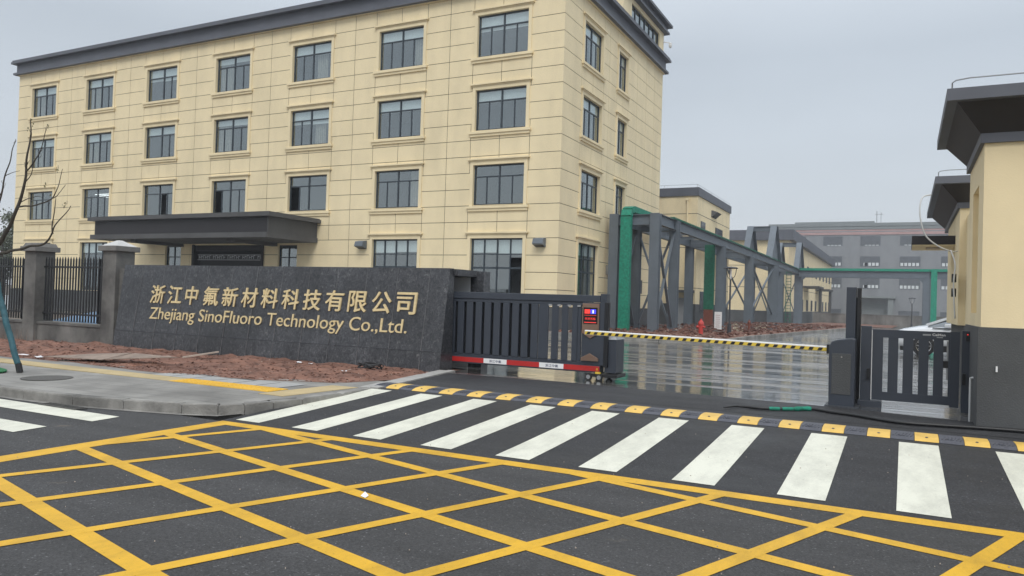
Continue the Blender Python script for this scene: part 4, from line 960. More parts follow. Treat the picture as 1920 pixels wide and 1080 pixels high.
# tall charcoal post + pedestrian gate
tp_ = thing('gate_post', (13.5, -19.05, .16), 'tall charcoal steel post standing behind the barrier cabinet', 'post')
m_ = MB(); m_.box((13.375, -19.12, .16), (13.515, -18.98, 1.96)); m_.build('post_body', 'gate', tp_, bevel=.006)
m_ = MB(); m_.box((13.525, -19.10, .16), (13.585, -18.99, 1.95)); m_.box((13.516, -19.06, .3), (13.524, -19.02, 1.8)); m_.build('guide_channel', 'gate_d', tp_, bevel=.004)
m_ = MB(); m_.box((13.33, -19.17, .152), (13.62, -18.94, .17)); m_.build('base_plate', 'steel_d', tp_)
pg = thing('pedestrian_gate', (14.3, -19.2, .16), 'charcoal slatted pedestrian gate between two short posts beside the gatehouse', 'gate')
m_ = MB(); m_.box((13.60, -19.24, .16), (13.745, -19.10, 1.37)); m_.build('left_post', 'gate', pg, bevel=.005)
m_ = MB(); m_.box((14.93, -19.26, .17), (15.085, -19.10, 1.355)); q = m_.build('right_post', 'gate', pg, bevel=.005)
m_ = MB(); m_.box((14.975, -19.275, 1.21), (15.03, -19.262, 1.325)); m_.build('card_reader', 'black', q)
m_ = MB(); m_.box((14.99, -19.279, 1.295), (15.005, -19.276, 1.31)); m_.build('indicator', 'led_r', q)
m_ = MB(); m_.box((13.575, -19.30, .145), (13.90, -19.06, .245)); m_.build('floor_box', 'gate', pg, bevel=.005)
m_ = MB(); ly0, ly1 = -19.20, -19.14
m_.box((13.76, ly0, .26), (13.905, ly1, 1.325)); m_.box((14.785, ly0-.01, .235), (14.905, ly1+.01, 1.335)); m_.box((13.905, ly0, 1.205), (14.785, ly1, 1.325)); m_.box((13.905, ly0, .26), (14.785, ly1, .385))
for a, b in ((13.975, 14.11), (14.175, 14.31), (14.38, 14.51), (14.575, 14.70)): m_.box((a, ly0+.004, .385), (b, ly1-.004, 1.205))
m_.box((14.765, ly0+.006, .385), (14.785, ly1-.006, 1.205))
lf = m_.build('gate_leaf', 'gate', pg)
m_ = MB(); m_.box((14.70, ly1-.02, .80), (14.765, ly1-.006, .90)); m_.build('lock_plate', 'black', lf)
m_ = MB(); m_.box((14.745, ly1-.004, .62), (14.768, ly1+.03, 1.19)); m_.build('pull_bar', 'zincs', lf)
for z in (.58, ):
    m_ = MB(); m_.box((13.69, -19.275, z), (13.735, -19.241, z+.15)); m_.build('hinge', 'gate_d', pg); m_ = MB(); m_.box((14.935, -19.295, z), (14.98, -19.262, z+.16)); m_.build('hinge', 'gate_d', pg)
m_ = MB(); m_.box((14.43, ly0-.004, 1.262), (14.535, ly0-.001, 1.285)); m_.build('name_plate', 'zincs', lf)
text_mesh('CaiMen', 'lettering', 'white', lf, lambda u, d, z: (14.555+u, ly0-.001-d, 1.262+z), width=.165, height=.036, extrude=.002, offset=.012)
m_ = MB(); m_.box((14.61, ly0-.004, 1.235), (14.69, ly0-.001, 1.25)); m_.build('name_underline', 'zincs', lf)
m_ = MB(); m_.box((13.748, -19.205, .26), (13.757, -19.195, 1.31)); m_.build('seal_strip', 'white', pg)
# ================================================================ GATEHOUSE
gh = thing('gatehouse', (17, -16, .15), 'cream gatehouse with dark flared flat roofs and grey plinth at the right', 'gatehouse')
gx = 15.05; gy = -20.64
m_ = MB(); TSG = lambda u, d, z: (gx-d, u, z)
for r in rect_minus((gy, 1.44, -18.25, 3.79), [(-19.92, 1.62, -18.95, 3.36)]): 
    m_.T = TSG; m_.box((r[0], -.25, r[1]), (r[2], 0, r[3]))
m_.T = I3; m_.box((gx+.25, gy, 1.44), (22, gy+.25, 3.79)); m_.box((gx+.25, -18.5, 1.44), (22, -18.25, 3.79))
m_.box((gx+.22, -19.95, 1.6), (gx+.25, -18.92, 3.4))
m_.box((15.20, -18.25, 1.36), (22, -13.62, 3.79)) if False else None
m_.build('wall', 'cream2', gh)
m_ = MB(); m_.box((15.30, -18.25, 1.36), (22, -13.62, 3.62)); m_.box((15.17, -13.62, 1.36), (22, -8.9, 3.80)); m_.build('rear_wall', 'cream2', gh)
m_ = MB(); m_.box((gx-.025, gy-.0, .05), (22, -18.28, 1.44)); m_.box((15.28, -18.28, .05), (22, -8.9, 1.36)); m_.build('plinth', 'greyplinth', gh)
def flare(name, x0, y0, x1, y1, band0, band1, z0, z1, o, lip=.12):
    b = MB(); b.box((x0-.05, y0-.05, band0), (x1, y1+.05, band1)); q = b.build(name, 'greyband', gh)
    u = MB(); A_ = [(x0-.05, y0-.05, band1), (x1, y0-.05, band1), (x1, y1+.05, band1), (x0-.05, y1+.05, band1)]
    B_ = [(x0-o+lip, y0-o+lip, z0), (x1, y0-o+lip, z0), (x1, y1+o-lip, z0), (x0-o+lip, y1+o-lip, z0)]
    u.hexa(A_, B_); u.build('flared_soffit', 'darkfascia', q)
    f = MB(); f.box((x0-o, y0-o, z0), (x1, y1+o, z1)); f.build('fascia', 'greyband', q)
    r = MB(); zt = z1+.13
    P = [(x1, y0-o+.06, zt), (x0-o+.25, y0-o+.06, zt), (x0-o+.10, y0-o+.08, zt-.012), (x0-o+.06, y0-o+.12, zt-.03), (x0-o+.06, y0-o+.16, z1)]
    r.tube(P, .009, 6)
    for x in (x0-o+.9, x0-o+1.8): r.tube([(x, y0-o+.06, z1), (x, y0-o+.06, zt)], .012, 6)
    r.build('roof_rail', 'zincs', q)
    return q
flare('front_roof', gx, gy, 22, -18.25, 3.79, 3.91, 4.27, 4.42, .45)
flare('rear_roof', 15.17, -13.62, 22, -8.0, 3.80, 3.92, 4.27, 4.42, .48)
m_ = MB(); m_.box((14.30, -12.2, 3.16), (15.17, -10.5, 3.36)); q = m_.build('door_canopy', 'darkfascia', gh)
m_ = MB(); m_.box((14.31, -12.19, 3.145), (15.17, -10.51, 3.158)); m_.build('canopy_underside', 'cream2', q)
m_ = MB(); m_.box((14.6, -11.6, 3.12), (14.9, -11.2, 3.144)); m_.build('ceiling_lamp', 'stone', q)
m_ = MB()
P = [(14.62, -14.05, 4.05), (14.45, -14.3, 3.95), (14.42, -14.4, 3.6), (14.52, -14.35, 3.2), (14.75, -14.2, 2.98), (15.0, -14.0, 2.88), (15.13, -13.7, 2.9)]
def smoothp(P, n=6):
    out = []
    for i in range(len(P)-1):
        p0 = Vector(P[max(i-1, 0)]); p1 = Vector(P[i]); p2 = Vector(P[i+1]); p3 = Vector(P[min(i+2, len(P)-1)])
        for k in range(n):
            t = k/n; out.append(.5*((2*p1)+(-p0+p2)*t+(2*p0-5*p1+4*p2-p3)*t*t+(-p0+3*p1-3*p2+p3)*t**3))
    return out+[Vector(P[-1])]
m_.tube(smoothp(P), .015, 8); m_.tube(smoothp([(15.0, -14.0, 2.9), (15.08, -14.1, 2.6), (15.06, -14.1, 2.2), (15.10, -14.05, 1.5)]), .015, 8); m_.build('hanging_cable', 'conduit', gh, smooth=True)
for z in (1.95, 2.25):
    m_ = MB(); m_.box((15.04, -13.85, z), (15.12, -13.64, z+.17)); m_.build('wall_socket', 'black', gh)
m_ = MB(); m_.tube(smoothp([(15.02, -20.1, .75), (14.99, -20.1, .74), (14.985, -20.1, .70), (14.985, -20.1, .16)], 4), .014, 8); m_.build('conduit', 'conduit', gh)
m_ = MB(); m_.box((15.22, gy-.03, .88), (15.24, gy, .95)); m_.build('wall_tab', 'white', gh)
# ================================================================ SPEED BUMP
sb = thing('speed_bump', (11, -22.05, .155), 'yellow and black rubber speed bump across the driveway mouth', 'speed bump')
prof = [(-22.28, .156), (-22.25, .172), (-22.17, .192), (-22.07, .200), (-21.93, .200), (-21.84, .192), (-21.74, .172), (-21.70, .156)]
for k in range(-21, 38):
    x0 = 11.87+k*.2443; x1 = x0+.2405
    if x1 < 6.75: continue
    m_ = MB(); m_.prism(prof, 0, x0, x1)
    yel = (k % 2 == 0)
    q = m_.build('rubber_block', 'bumpy' if yel else 'rubber', sb, bevel=.003)
    m_ = MB(); cx = (x0+x1)/2
    if not yel:
        for s in range(6):
            u = x0+.02+s*.035
            m_.hexa([(u, -22.20, .180), (u+.014, -22.20, .180), (u+.044, -22.08, .195), (u+.03, -22.08, .195)], [(u, -22.20, .192), (u+.014, -22.20, .192), (u+.044, -22.08, .206), (u+.03, -22.08, .206)])
        m_.lathe((cx-.02, -22.17, .190), [(.028, 0), (.024, .012), (.012, .014)], 10)
        m_.build('grip_ribs', 'rubber', q)
    else:
        m_.lathe((cx, -22.18, .188), [(.017, 0), (.012, .008)], 10); m_.build('bolt', 'rubber', q)
# ================================================================ FENCE
fn = thing('perimeter_fence', (-9, -18.65, 0), 'black iron fence between grey cement pillars left of the name wall', 'fence')
def pillar(x0, x1, white):
    m_ = MB(); y0, y1 = -18.92, -18.36; m_.box((x0, y0, -.4), (x1, y1, 2.56)); q = m_.build('pillar', 'fence_conc', fn, bevel=.012)
    m_ = MB(); m_.box((x0-.09, y0-.09, 2.56), (x1+.09, y1+.09, 2.70)); m_.build('pillar_cap', 'fence_cap', q, bevel=.01)
    m_ = MB(); cx, cy = (x0+x1)/2, (y0+y1)/2
    m_.hexa([(x0-.04, y0-.04, 2.70), (x1+.04, y0-.04, 2.70), (x1+.04, y1+.04, 2.70), (x0-.04, y1+.04, 2.70)], [(cx-.05, cy-.05, 2.86), (cx+.05, cy-.05, 2.86), (cx+.05, cy+.05, 2.86), (cx-.05, cy+.05, 2.86)] if white else [(x0, y0, 2.80), (x1, y0, 2.80), (x1, y1, 2.80), (x0, y1, 2.80)])
    m_.build('cap_top', 'cap_white' if white else 'fence_cap', q)
px = [(-4.90, -4.36, True), (-8.40, -7.86, False), (-11.9, -11.36, False), (-15.4, -14.86, False)]
for p in px: pillar(*p)
for (a, _, _), (_, b, _) in zip(px, px[1:]):
    m_ = MB(); m_.box((b, -18.80, -.4), (a, -18.50, .50)); m_.box((b, -18.83, .50), (a, -18.47, .56)); m_.build('low_wall', 'fence_conc', fn)
    m_ = MB()
    n = int((a-b)/.125); 
    for k in range(n):
        x = b+.07+k*(a-b-.1)/n
        m_.box((x-.021, -18.67, .60), (x+.021, -18.64, 2.34)); m_.hexa([(x-.021, -18.67, 2.34), (x+.021, -18.67, 2.34), (x+.021, -18.64, 2.34), (x-.021, -18.64, 2.34)], [(x-.002, -18.657, 2.42), (x+.002, -18.657, 2.42), (x+.002, -18.653, 2.42), (x-.002, -18.653, 2.42)])
    for z in (2.10, .78): m_.box((b, -18.68, z), (a, -18.63, z+.05))
    m_.box((a-.55, -18.64, .58), (a-.42, -18.52, 2.36))
    m_.build('railing', 'iron', fn)
m_ = MB(); m_.box((-4.36, -18.80, -.4), (-4.02, -18.5, 2.1)); m_.build('filler_wall', 'fence_conc', fn)
# ================================================================ TREE, STAKE, FAR TREES
def limb(mb, pts, r0, r1): 
    P = smoothp(pts, 5); n = len(P)
    P = [p+Vector((noise.noise(p*3.1), noise.noise(p*2.7+Vector((9, 0, 0))), noise.noise(p*3.3+Vector((0, 7, 0)))))*.035*(1 if 0 < i < n-1 else 0) for i, p in enumerate(P)]
    mb.tube(P, [r0+(r1-r0)*i/(n-1) for i in range(n)], 7)
tr_ = thing('bare_tree', (-.75, -24.3, .15), 'young bare street tree with a few buds, leaning in from the left edge', 'tree')
Yt = -24.0
def q_(x, z, dy=0): return (x, Yt+dy, z)
m_ = MB(); limb(m_, [(-.75, -24.3, .1), (-.80, -24.25, .9), (-.85, -24.2, 1.6), q_(-.75, 2.0, -.1)], .055, .045); m_.build('trunk', 'bark', tr_, smooth=True)
m_ = MB()
limb(m_, [q_(-.75, 2.0, -.1), q_(-.42, 2.34), q_(-.15, 2.66), q_(.09, 3.07), q_(.24, 3.38), q_(.30, 3.8), q_(.36, 4.28), q_(.34, 4.54)], .042, .008)
limb(m_, [q_(-.75, 1.95, -.1), q_(-.42, 2.12), q_(-.05, 2.20), q_(.38, 2.27, .05), q_(.72, 2.34, .1), q_(.91, 2.48, .12), q_(1.08, 2.7, .1), q_(1.43, 2.97, .1)], .035, .006)
limb(m_, [q_(.93, 2.5, .12), q_(.96, 2.75, .1), q_(.98, 3.05, .1), q_(1.0, 3.12, .1)], .012, .004)
limb(m_, [q_(.10, 2.98), q_(.5, 3.02, .08), q_(.85, 3.13, .12), q_(1.08, 3.35, .1), q_(1.16, 3.62, .1)], .016, .004)
limb(m_, [q_(.85, 3.13, .12), q_(1.05, 3.18, .1), q_(1.26, 3.34, .1)], .009, .004)
limb(m_, [q_(.30, 3.62), q_(.47, 3.74), q_(.66, 3.95), q_(.78, 4.15), q_(.86, 4.40)], .014, .004)
limb(m_, [q_(.26, 3.4), q_(.42, 3.56), q_(.50, 3.78)], .010, .004)
limb(m_, [q_(-.85, 2.3, -.1), q_(-.60, 2.7), q_(-.50, 3.1), q_(-.40, 3.4), q_(-.27, 3.72), q_(-.16, 4.02), q_(-.08, 4.2)], .022, .005)
limb(m_, [q_(-.33, 3.56), q_(-.15, 3.6), q_(.08, 3.63)], .008, .003)
limb(m_, [q_(-.60, 3.1), q_(-.45, 3.28), q_(-.38, 3.36)], .009, .004)
limb(m_, [q_(.07, 3.05), q_(.25, 3.12, .05), q_(.52, 3.18, .05), q_(.7, 3.14, .05)], .010, .004)
random.seed(11)
for k in range(26):
    a = random.choice([(.36, 4.3), (.3, 3.8), (.86, 4.4), (1.16, 3.62), (1.43, 2.97), (-.1, 4.2), (1.0, 3.1), (.66, 3.95), (.5, 3.78), (-.38, 3.4)])
    x, z = a[0]+random.uniform(-.04, .04), a[1]+random.uniform(-.12, .02)
    limb(m_, [q_(x, z), q_(x+random.uniform(-.06, .06), z+.06)], .004, .002)
m_.build('branches', 'bark', tr_, smooth=True)
m_ = MB()
for a in [(.36, 4.52), (.42, 4.42), (.28, 4.35), (.86, 4.36), (.30, 3.75), (.25, 3.72), (1.18, 3.6), (.86, 3.38), (.83, 3.3), (1.43, 2.98), (1.02, 3.14)]:
    for k in range(3):
        x, z = a[0]+random.uniform(-.02, .02), a[1]+random.uniform(-.03, .03); m_.lathe((x, Yt, z), [(.002, -.015), (.009, 0), (.003, .018)], 5)
m_.build('buds', 'bud', tr_)
stk = MB(); limb(stk, [(.62, -24.60, 1.62), (.80, -24.57, 1.15), (.98, -24.53, .65), (1.13, -24.49, .26)], .048, .048)
stko = thing('tree_stake', (1.16, -24.48, .15), 'teal wrapped wooden prop leaning over the pavement at the left edge', 'stake')
stk.build('pole', 'pole_t', stko, smooth=True)
m_ = MB(); m_.tube([(1.125, -24.49, .28), (1.165, -24.48, .14)], .050, 10); m_.build('foot', 'black', stko)
gm = MB(); n = 28
P = [(-.35+1.45*math.copysign(abs(math.cos(2*math.pi*k/n))**.7, math.cos(2*math.pi*k/n)), -24.78+.42*math.sin(2*math.pi*k/n)) for k in range(n)]
gm.hexa([(x, y, .15) for x, y in P], [(x, y, .166) for x, y in P]); single(gm.build('turf_mat', 'greenmat'), 'green artificial turf mat round the tree at the left edge', 'mat')
def leafy(name, x, y, z0, h, r, n, label, seed, dens=.3):
    random.seed(seed); t = thing(name, (x, y, z0), label, 'tree')
    tk = MB(); limb(tk, [(x, y, z0), (x+.1, y, z0+h*.3), (x-.1, y, z0+h*.6), (x, y, z0+h*.85)], .16, .04)
    for k in range(10):
        a = random.uniform(0, 6.28); zz = z0+h*random.uniform(.3, .75); limb(tk, [(x, y, zz), (x+math.cos(a)*r*.5, y+math.sin(a)*r*.5, zz+h*.08), (x+math.cos(a)*r*.9, y+math.sin(a)*r*.9, zz+h*.2)], .05, .012)
    tk.build('trunk', 'bark', t)
    cr_ = MB(); cl = [(random.gauss(0, r*.5), random.gauss(0, r*.5), random.uniform(.35, 1.0)*h) for _ in range(26)]
    for k in range(n):
        c = random.choice(cl); p = Vector((x+c[0]+random.gauss(0, r*.16), y+c[1]+random.gauss(0, r*.16), z0+c[2]+random.gauss(0, r*.14)))
        s = random.uniform(.05, .13); d = Vector((random.gauss(0, 1), random.gauss(0, 1), random.gauss(0, 1))).normalized(); e = d.orthogonal().normalized()
        cr_.add([tuple(p+d*s), tuple(p+e*s*.5), tuple(p-d*s), tuple(p-e*s*.5)], [[0, 1, 2, 3]])
    cr_.build('crown', 'leaf', t); return t
leafy('leafy_tree', -47.2, 2, .15, 6.6, 1.9, 4200, 'hazy grey green tree just left of the office block', 4)
leafy('leafy_tree', -51.5, 4, .15, 5.4, 2.2, 3500, 'second hazy tree further left beyond the fence', 5)
# ================================================================ CAR
car = thing('car', (16.2, -2.0, .15), 'white car parked behind the pedestrian gate, nose to the left', 'car')
cx0, cyc, hw = 13.82, -2.1, .90
def cpt(x, y, z): return (cx0+x, cyc+y, .15+z)
sec = [ # x, half width, z_low, z_shoulder, z_top(center)
 (0.0, .62, .38, .62, .66), (.10, .76, .24, .72, .80), (.35, .86, .20, .82, .90), (.8, .90, .20, .92, 1.0), (1.15, .91, .20, .96, 1.05), (1.5, .91, .20, .98, 1.07),
 (2.4, .91, .20, 1.0, 1.06), (3.4, .91, .20, 1.02, 1.08), (4.2, .89, .22, 1.0, 1.05), (4.55, .84, .28, .95, 1.0), (4.65, .70, .40, .85, .9)]
vs = []; fs = []; nr = 12
for x, w_, zl, zs, zt in sec:
    ring_ = [(-w_*.92, zl), (-w_, (zl+zs)*.5), (-w_*.98, zs-.06), (-w_*.90, zs), (-w_*.55, (zs+zt*1.6)/2.6), (0, zt), (w_*.55, (zs+zt*1.6)/2.6), (w_*.90, zs), (w_*.98, zs-.06), (w_, (zl+zs)*.5), (w_*.92, zl), (0, zl-.02)]
    vs += [cpt(x, a, b) for a, b in ring_]
for i in range(len(sec)-1):
    for k in range(nr): k2 = (k+1) % nr; fs.append([i*nr+k, i*nr+k2, (i+1)*nr+k2, (i+1)*nr+k])
fs.append(list(range(nr))); fs.append([(len(sec)-1)*nr+k for k in range(nr)])
m_ = MB(); m_.add(vs, fs); body = m_.build('body', 'carpaint', car, smooth=True)
sec2 = [(1.08, .78, 1.04, .78), (2.0, .70, 1.42, .62), (2.7, .68, 1.46, .60), (3.4, .68, 1.42, .60), (4.1, .72, 1.18, .66), (4.45, .74, 1.0, .7)]
vs = []; fs = []
for x, wb_, zt, wt in sec2: vs += [cpt(x, -.80, .98), cpt(x, -wt, zt-.03), cpt(x, -wt*.7, zt), cpt(x, wt*.7, zt), cpt(x, wt, zt-.03), cpt(x, .80, .98)]
for i in range(len(sec2)-1):
    for k in range(5): fs.append([i*6+k, i*6+k+1, (i+1)*6+k+1, (i+1)*6+k])
m_ = MB(); m_.add(vs, fs); m_.build('cabin_glass', 'carglass', car, smooth=True)
m_ = MB()
for s in (-1, 1):
    m_.bar(cpt(1.05, s*.78, 1.03), cpt(2.0, s*.63, 1.41), .07, .05); m_.bar(cpt(2.0, s*.63, 1.42), cpt(3.4, s*.61, 1.42), .06, .04); m_.bar(cpt(3.4, s*.61, 1.42), cpt(4.4, s*.72, 1.02), .08, .06); m_.bar(cpt(2.75, s*.80, 1.0), cpt(2.7, s*.62, 1.42), .07, .03)
m_.hexa([cpt(2.1, -.60, 1.39), cpt(3.5, -.58, 1.40), cpt(3.5, .58, 1.40), cpt(2.1, .60, 1.39)], [cpt(2.15, -.42, 1.435), cpt(3.45, -.42, 1.46), cpt(3.45, .42, 1.46), cpt(2.15, .42, 1.435)])
m_.build('roof', 'carpaint', car)
for x in (.95, 3.72):
    for s in (-1, 1):
        m_ = MB(); y_ = cyc+s*.80-(.13 if s < 0 else 0); m_.lathe((cx0+x, y_, .15+.34), [(.23, 0), (.32, .0), (.345, .03), (.345, .19), (.32, .22), (.23, .22)], 26, 1); wq = m_.build('wheel', 'tyre', car, smooth=False)
        m_ = MB(); yo = y_-.006 if s < 0 else y_+.20; m_.lathe((cx0+x, yo, .15+.34), [(.20, 0.01), (.235, 0.0), (.235, .025), (.20, .025)], 24, 1)
        for k in range(10):
            an = 2*math.pi*k/10; m_.bar((cx0+x, yo+.012, .49), (cx0+x+math.cos(an)*.215, yo+.012, .49+math.sin(an)*.215), .02, .028)
        m_.lathe((cx0+x, yo, .49), [(.0, 0), (.045, 0), (.045, .02), (0, .02)], 12, 1)
        m_.build('rim', 'chrome', wq)
for s in (-1, 1):
    m_ = MB(); m_.hexa([cpt(.10, s*.52, .60), cpt(.10, s*.70, .60), cpt(.42, s*.875, .66), cpt(.40, s*.80, .66)], [cpt(.12, s*.52, .70), cpt(.12, s*.70, .70), cpt(.45, s*.87, .76), cpt(.42, s*.80, .76)]); m_.build('headlight', 'chrome', car)
m_ = MB(); m_.box(cpt(.25, -.86, .16), cpt(4.5, .86, .30)); m_.box(cpt(1.30, -.925, .20), cpt(3.35, -.86, .36)); m_.build('underbody_shade', 'black', car)  # black underbody and sill boxes stand in for shade low on the car
m_ = MB(); m_.box(cpt(1.2, -.922, .93), cpt(3.6, -.90, .96)); m_.box(cpt(1.75, -.921, .62), cpt(3.5, -.905, .635)); m_.build('door_line', 'gate_d', car)
m_ = MB(); m_.box(cpt(-.005, -.45, .40), cpt(.03, .45, .58)); m_.build('grille', 'black', car)
m_ = MB(); m_.box(cpt(1.55, -1.02, .98), cpt(1.75, -.86, 1.1)); m_.build('mirror', 'carpaint', car, bevel=.02)
# ================================================================ SMALL THINGS
def street_lamp(x, y, z, label):
    t = thing('street_lamp', (x, y, z), label, 'street lamp', 'short lamp posts in the yard')
    m_ = MB(); m_.tube([(x, y, z), (x, y, z+.5)], .10, 12); m_.tube([(x, y, z+.5), (x, y, z+2.75)], .045, 8); m_.build('pole', 'steel_d', t)
    m_ = MB()
    for k in range(3):
        a = k*2.094+.5; m_.tube(smoothp([(x+.03*math.cos(a), y+.03*math.sin(a), z+2.75), (x+.22*math.cos(a), y+.22*math.sin(a), z+2.95), (x+.30*math.cos(a), y+.30*math.sin(a), z+3.32)], 4), .018, 6)
    m_.lathe((x, y, z+3.32), [(.36, 0), (.37, .03), (.30, .07), (.05, .10)], 20); m_.build('lamp_head', 'steel_d', t)
    m_ = MB(); m_.lathe((x, y, z+2.78), [(.04, 0), (.05, .4), (.05, .52)], 10); m_.build('lamp_shade', 'white', t)
    return t
street_lamp(6.25, 7.7, .22, 'short dark lamp post with round hood in front of the pipe rack')
street_lamp(14.9, 62.0, gz(62), 'distant dark lamp post standing before the boundary wall')
def hydrant(x, y, z, label, s=1.0, m='hyd'):
    t = thing('fire_hydrant', (x, y, z), label, 'hydrant')
    m_ = MB(); m_.lathe((x, y, z), [(.16*s, 0), (.16*s, .05*s), (.10*s, .07*s), (.10*s, .5*s), (.13*s, .52*s), (.13*s, .58*s), (.10*s, .66*s), (.04*s, .72*s), (.04*s, .78*s)], 16); m_.build('barrel', m, t, smooth=False)
    for sx_ in (-1, 1): m_ = MB(); m_.tube([(x, y, z+.42*s), (x+sx_*.19*s, y-.03*s, z+.42*s)], .055*s, 10); m_.build('outlet', m, t)
    return t
hydrant(5.4, 5.2, .12, 'red fire hydrant standing on the rubble in front of the pipe rack', 1.08)
t = thing('notice_board', (4.85, 11.5, .2), 'small white notice board beside the green wrapped column', 'notice board')
m_ = MB(); m_.box((4.6, 11.4, .15), (5.2, 11.7, .28)); m_.build('concrete_foot', 'kerb', t)
m_ = MB(); m_.box((4.66, 11.5, .25), (5.06, 11.56, 1.28)); q = m_.build('panel', 'white', t)
m_ = MB()
for k in range(7): m_.box((4.73, 11.494, .42+k*.11), (4.98-.03*(k % 2), 11.499, .445+k*.11))
m_.build('faded_text', 'pink', q)
hydrant(5.6, 17.0, .2, 'rusty red brown valve stub in the red earth further back', .8, 'rust')
# manhole & drain
m_ = MB(); m_.lathe((2.2, -24.66, .138), [(.36, 0), (.36, .005), (.33, .006), (.0, .006)], 32); q = m_.build('manhole_cover', 'manhole'); single(q, 'round iron manhole cover in the pavement', 'manhole cover')
t = thing('drain_grate', (4.3, -25.8, 0), 'rectangular iron drain grate in the gutter', 'drain grate')
m_ = MB(); m_.box((3.95, -25.835, .001), (4.75, -25.70, .009)); m_.build('pit', 'gate_d', t)  # flat black plate on the road, painted shade below the bars
m_ = MB()
for k in range(14): x = 3.97+k*.058; m_.bar((x, -25.835, .014), (x, -25.70, .014), .018, .012)
m_.bar((3.95, -25.84, .014), (4.75, -25.84, .014), .02, .014); m_.bar((3.95, -25.69, .014), (4.75, -25.69, .014), .02, .014); m_.build('bars', 'manhole', t)
# hose
hp = [(11.96, -21.15), (12.11, -20.86), (12.44, -20.85), (12.77, -20.66), (13.03, -20.42), (13.32, -20.58), (13.6, -20.69), (14.11, -21.02), (14.53, -20.99), (15.12, -20.86), (15.6, -20.82), (16.5, -20.9)]
hs = thing('hose', (13.5, -20.8, .156), 'black hose with a green net wrapped joint lying across the asphalt by the gatehouse', 'hose')
P = smoothp([(x, y, .186) for x, y in hp], 6); m_ = MB(); m_.tube(P, [.008+.016*min(1, i/10) for i in range(len(P))], 8); m_.build('hose_pipe', 'hose', hs, smooth=True)
P2 = P[13:25]; m_ = MB(); m_.tube(P2, [.022+.014*abs(math.sin(i*1.1))*(.4+.6*(i > 6)) for i in range(len(P2))], 8); m_.build('green_wrap', 'net', hs, smooth=True)
# cable coil
cc = MB(); random.seed(5); pts = []
for k in range(90):
    a = k/90*2*math.pi*5; r = .26+.05*math.sin(k*.31); pts.append((4.75+math.cos(a)*r, -19.75+math.sin(a)*r*.55, .17+.05*math.sin(a*1.3+k*.05)+.04*k/90))
cc.tube(pts, .012, 6); single(cc.build('cable_coil', 'hose', smooth=True), 'tangled coil of black cable on the red soil near the wall end', 'cable')
# litter & boards
def board(name, pts, th, m, label, cat):
    m_ = MB(); m_.hexa([(x, y, z) for x, y, z in pts], [(x, y, z+th) for x, y, z in pts]); return single(m_.build(name, m), label, cat)
board('plywood_sheet', [(-.7, -22.95, .20), (.75, -22.75, .22), (1.0, -22.3, .34), (-.1, -22.45, .26)], .012, 'board', 'flat brown plywood sheet lying at the edge of the soil', 'board')
board('plywood_scrap', [(.80, -22.72, .23), (1.8, -22.25, .30), (1.95, -22.02, .30), (1.08, -22.3, .34)], .012, 'board', 'curled plywood scrap touching the larger sheet', 'board')
board('plank', [(.5, -20.72, .14), (.58, -20.8, .14), (1.15, -20.35, .27), (1.08, -20.28, .27)], .03, 'stone', 'short grey plank propped in the soil before the wall', 'plank')
scr = [((3.1, -20.0), .10, .05, 'white plastic scrap by the base of the wall joint'), ((3.45, -20.05), .08, .06, 'small folded white scrap right of the plastic strip'), ((5.1, -21.0), .10, .08, 'square white paper scrap near the pale kerb'),
       ((.40, -21.0), .10, .08, 'crumpled cream wrapper at the end of the grey plank'), ((5.95, -20.0), .12, .05, 'pale wood splinter beside the driveway kerb'), ((-1.55, -22.85), .30, .12, 'torn white sheet by the soil edge at far left'),
       ((-.95, -22.9), .16, .08, 'second white sheet nearer the teal prop')]
random.seed(9)
for (x, y), a, b, lab in scr:
    z = zf1(x, y)+.015; an = random.uniform(0, 3); ca, sa = math.cos(an), math.sin(an); m_ = MB()
    g_ = [(i, j) for i in (-1, 0, 1) for j in (-1, 0, 1)]
    m_.add([(x+ca*i*a/2-sa*j*b/2, y+sa*i*a/2+ca*j*b/2, z+random.uniform(0, .03)) for i, j in g_], [[0, 1, 4, 3], [1, 2, 5, 4], [3, 4, 7, 6], [4, 5, 8, 7]])
    o = m_.build('scrap', 'paper' if 'wood' not in lab and 'cream' not in lab else 'stone'); single(o, lab, 'litter')
m_ = MB(); m_.add([(10.38, -27.17, .010), (10.45, -27.20, .010), (10.43, -27.13, .012), (10.385, -27.12, .035)], [[0, 1, 2], [0, 2, 3]]); single(m_.build('scrap', 'paper'), 'tiny white triangle of paper on the yellow box marking', 'litter')
random.seed(21)
chips = MB()
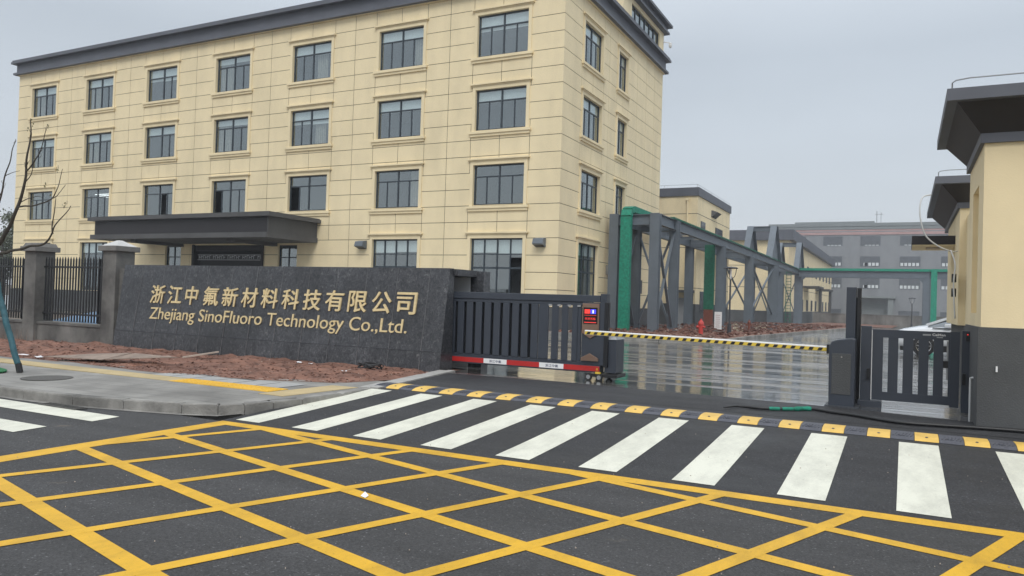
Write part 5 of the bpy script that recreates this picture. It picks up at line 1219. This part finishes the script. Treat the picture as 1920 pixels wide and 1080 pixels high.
for k in range(260):
    x, y = random.uniform(6, 20), random.uniform(-30.5, -22.5); s = random.uniform(.0015, .006); z = zr(y)+.009
    a = random.uniform(0, 6.28); chips.hexa([(x+s*math.cos(a+j*1.57)*random.uniform(.6, 1.6), y+s*math.sin(a+j*1.57), z-.004) for j in range(4)], [(x+s*.6*math.cos(a+j*1.57), y+s*.6*math.sin(a+j*1.57), z+.003) for j in range(4)])
o = chips.build('road_grit', 'stone'); tag(o, 'scattered pale grit on the asphalt', kind='stuff')
wd = MB(); random.seed(31)
for k in range(70):
    x, y = random.uniform(-8.9, -7.6), random.uniform(-19.5, -18.98); z = zf1(x, y); h = random.uniform(.15, .42); dx, dy = random.uniform(-.12, .12), random.uniform(-.12, .05)
    wd.tube([(x, y, z-.02), (x+dx*.4, y+dy*.4, z+h*.6), (x+dx, y+dy, z+h)], [.004, .003, .001], 4)
single(wd.build('dry_weeds', 'board'), 'tuft of dry brown weeds at the foot of the second fence pillar', 'weeds')
# things behind the fence
board('tarpaulin', [(-16.5, -13.0, .16), (-9.2, -13.2, .16), (-9.6, -11.5, .55), (-16.2, -11.4, .5)], .05, 'tarp', 'pale blue tarpaulin on the ground behind the fence', 'tarpaulin')
m_ = MB(); m_.lathe((-6.9, -15.2, .15), [(.30, 0), (.42, .25), (.40, .7), (.25, 1.0), (.1, 1.1)], 12); single(m_.build('white_sack', 'white', smooth=True), 'bulging white sack standing behind the fence next to the pillar', 'sack')

# ================================================================ HAZE
hz = MB(); hz.box((-150, -80, -3.2), (170, 190, 26)); ho_ = hz.build('haze', 'white'); ho_['kind'] = 'stuff'
vmn = bpy.data.materials.new('thin_mist'); vmn.use_nodes = True; n_ = vmn.node_tree; n_.nodes.remove(n_.nodes['Principled BSDF'])
pv_ = n_.nodes.new('ShaderNodeVolumePrincipled'); pv_.inputs['Color'].default_value = (.86, .9, .95, 1); pv_.inputs['Density'].default_value = .0010; pv_.inputs['Anisotropy'].default_value = .2
n_.links.new(pv_.outputs[0], n_.nodes['Material Output'].inputs['Volume']); ho_.data.materials.clear(); ho_.data.materials.append(vmn)
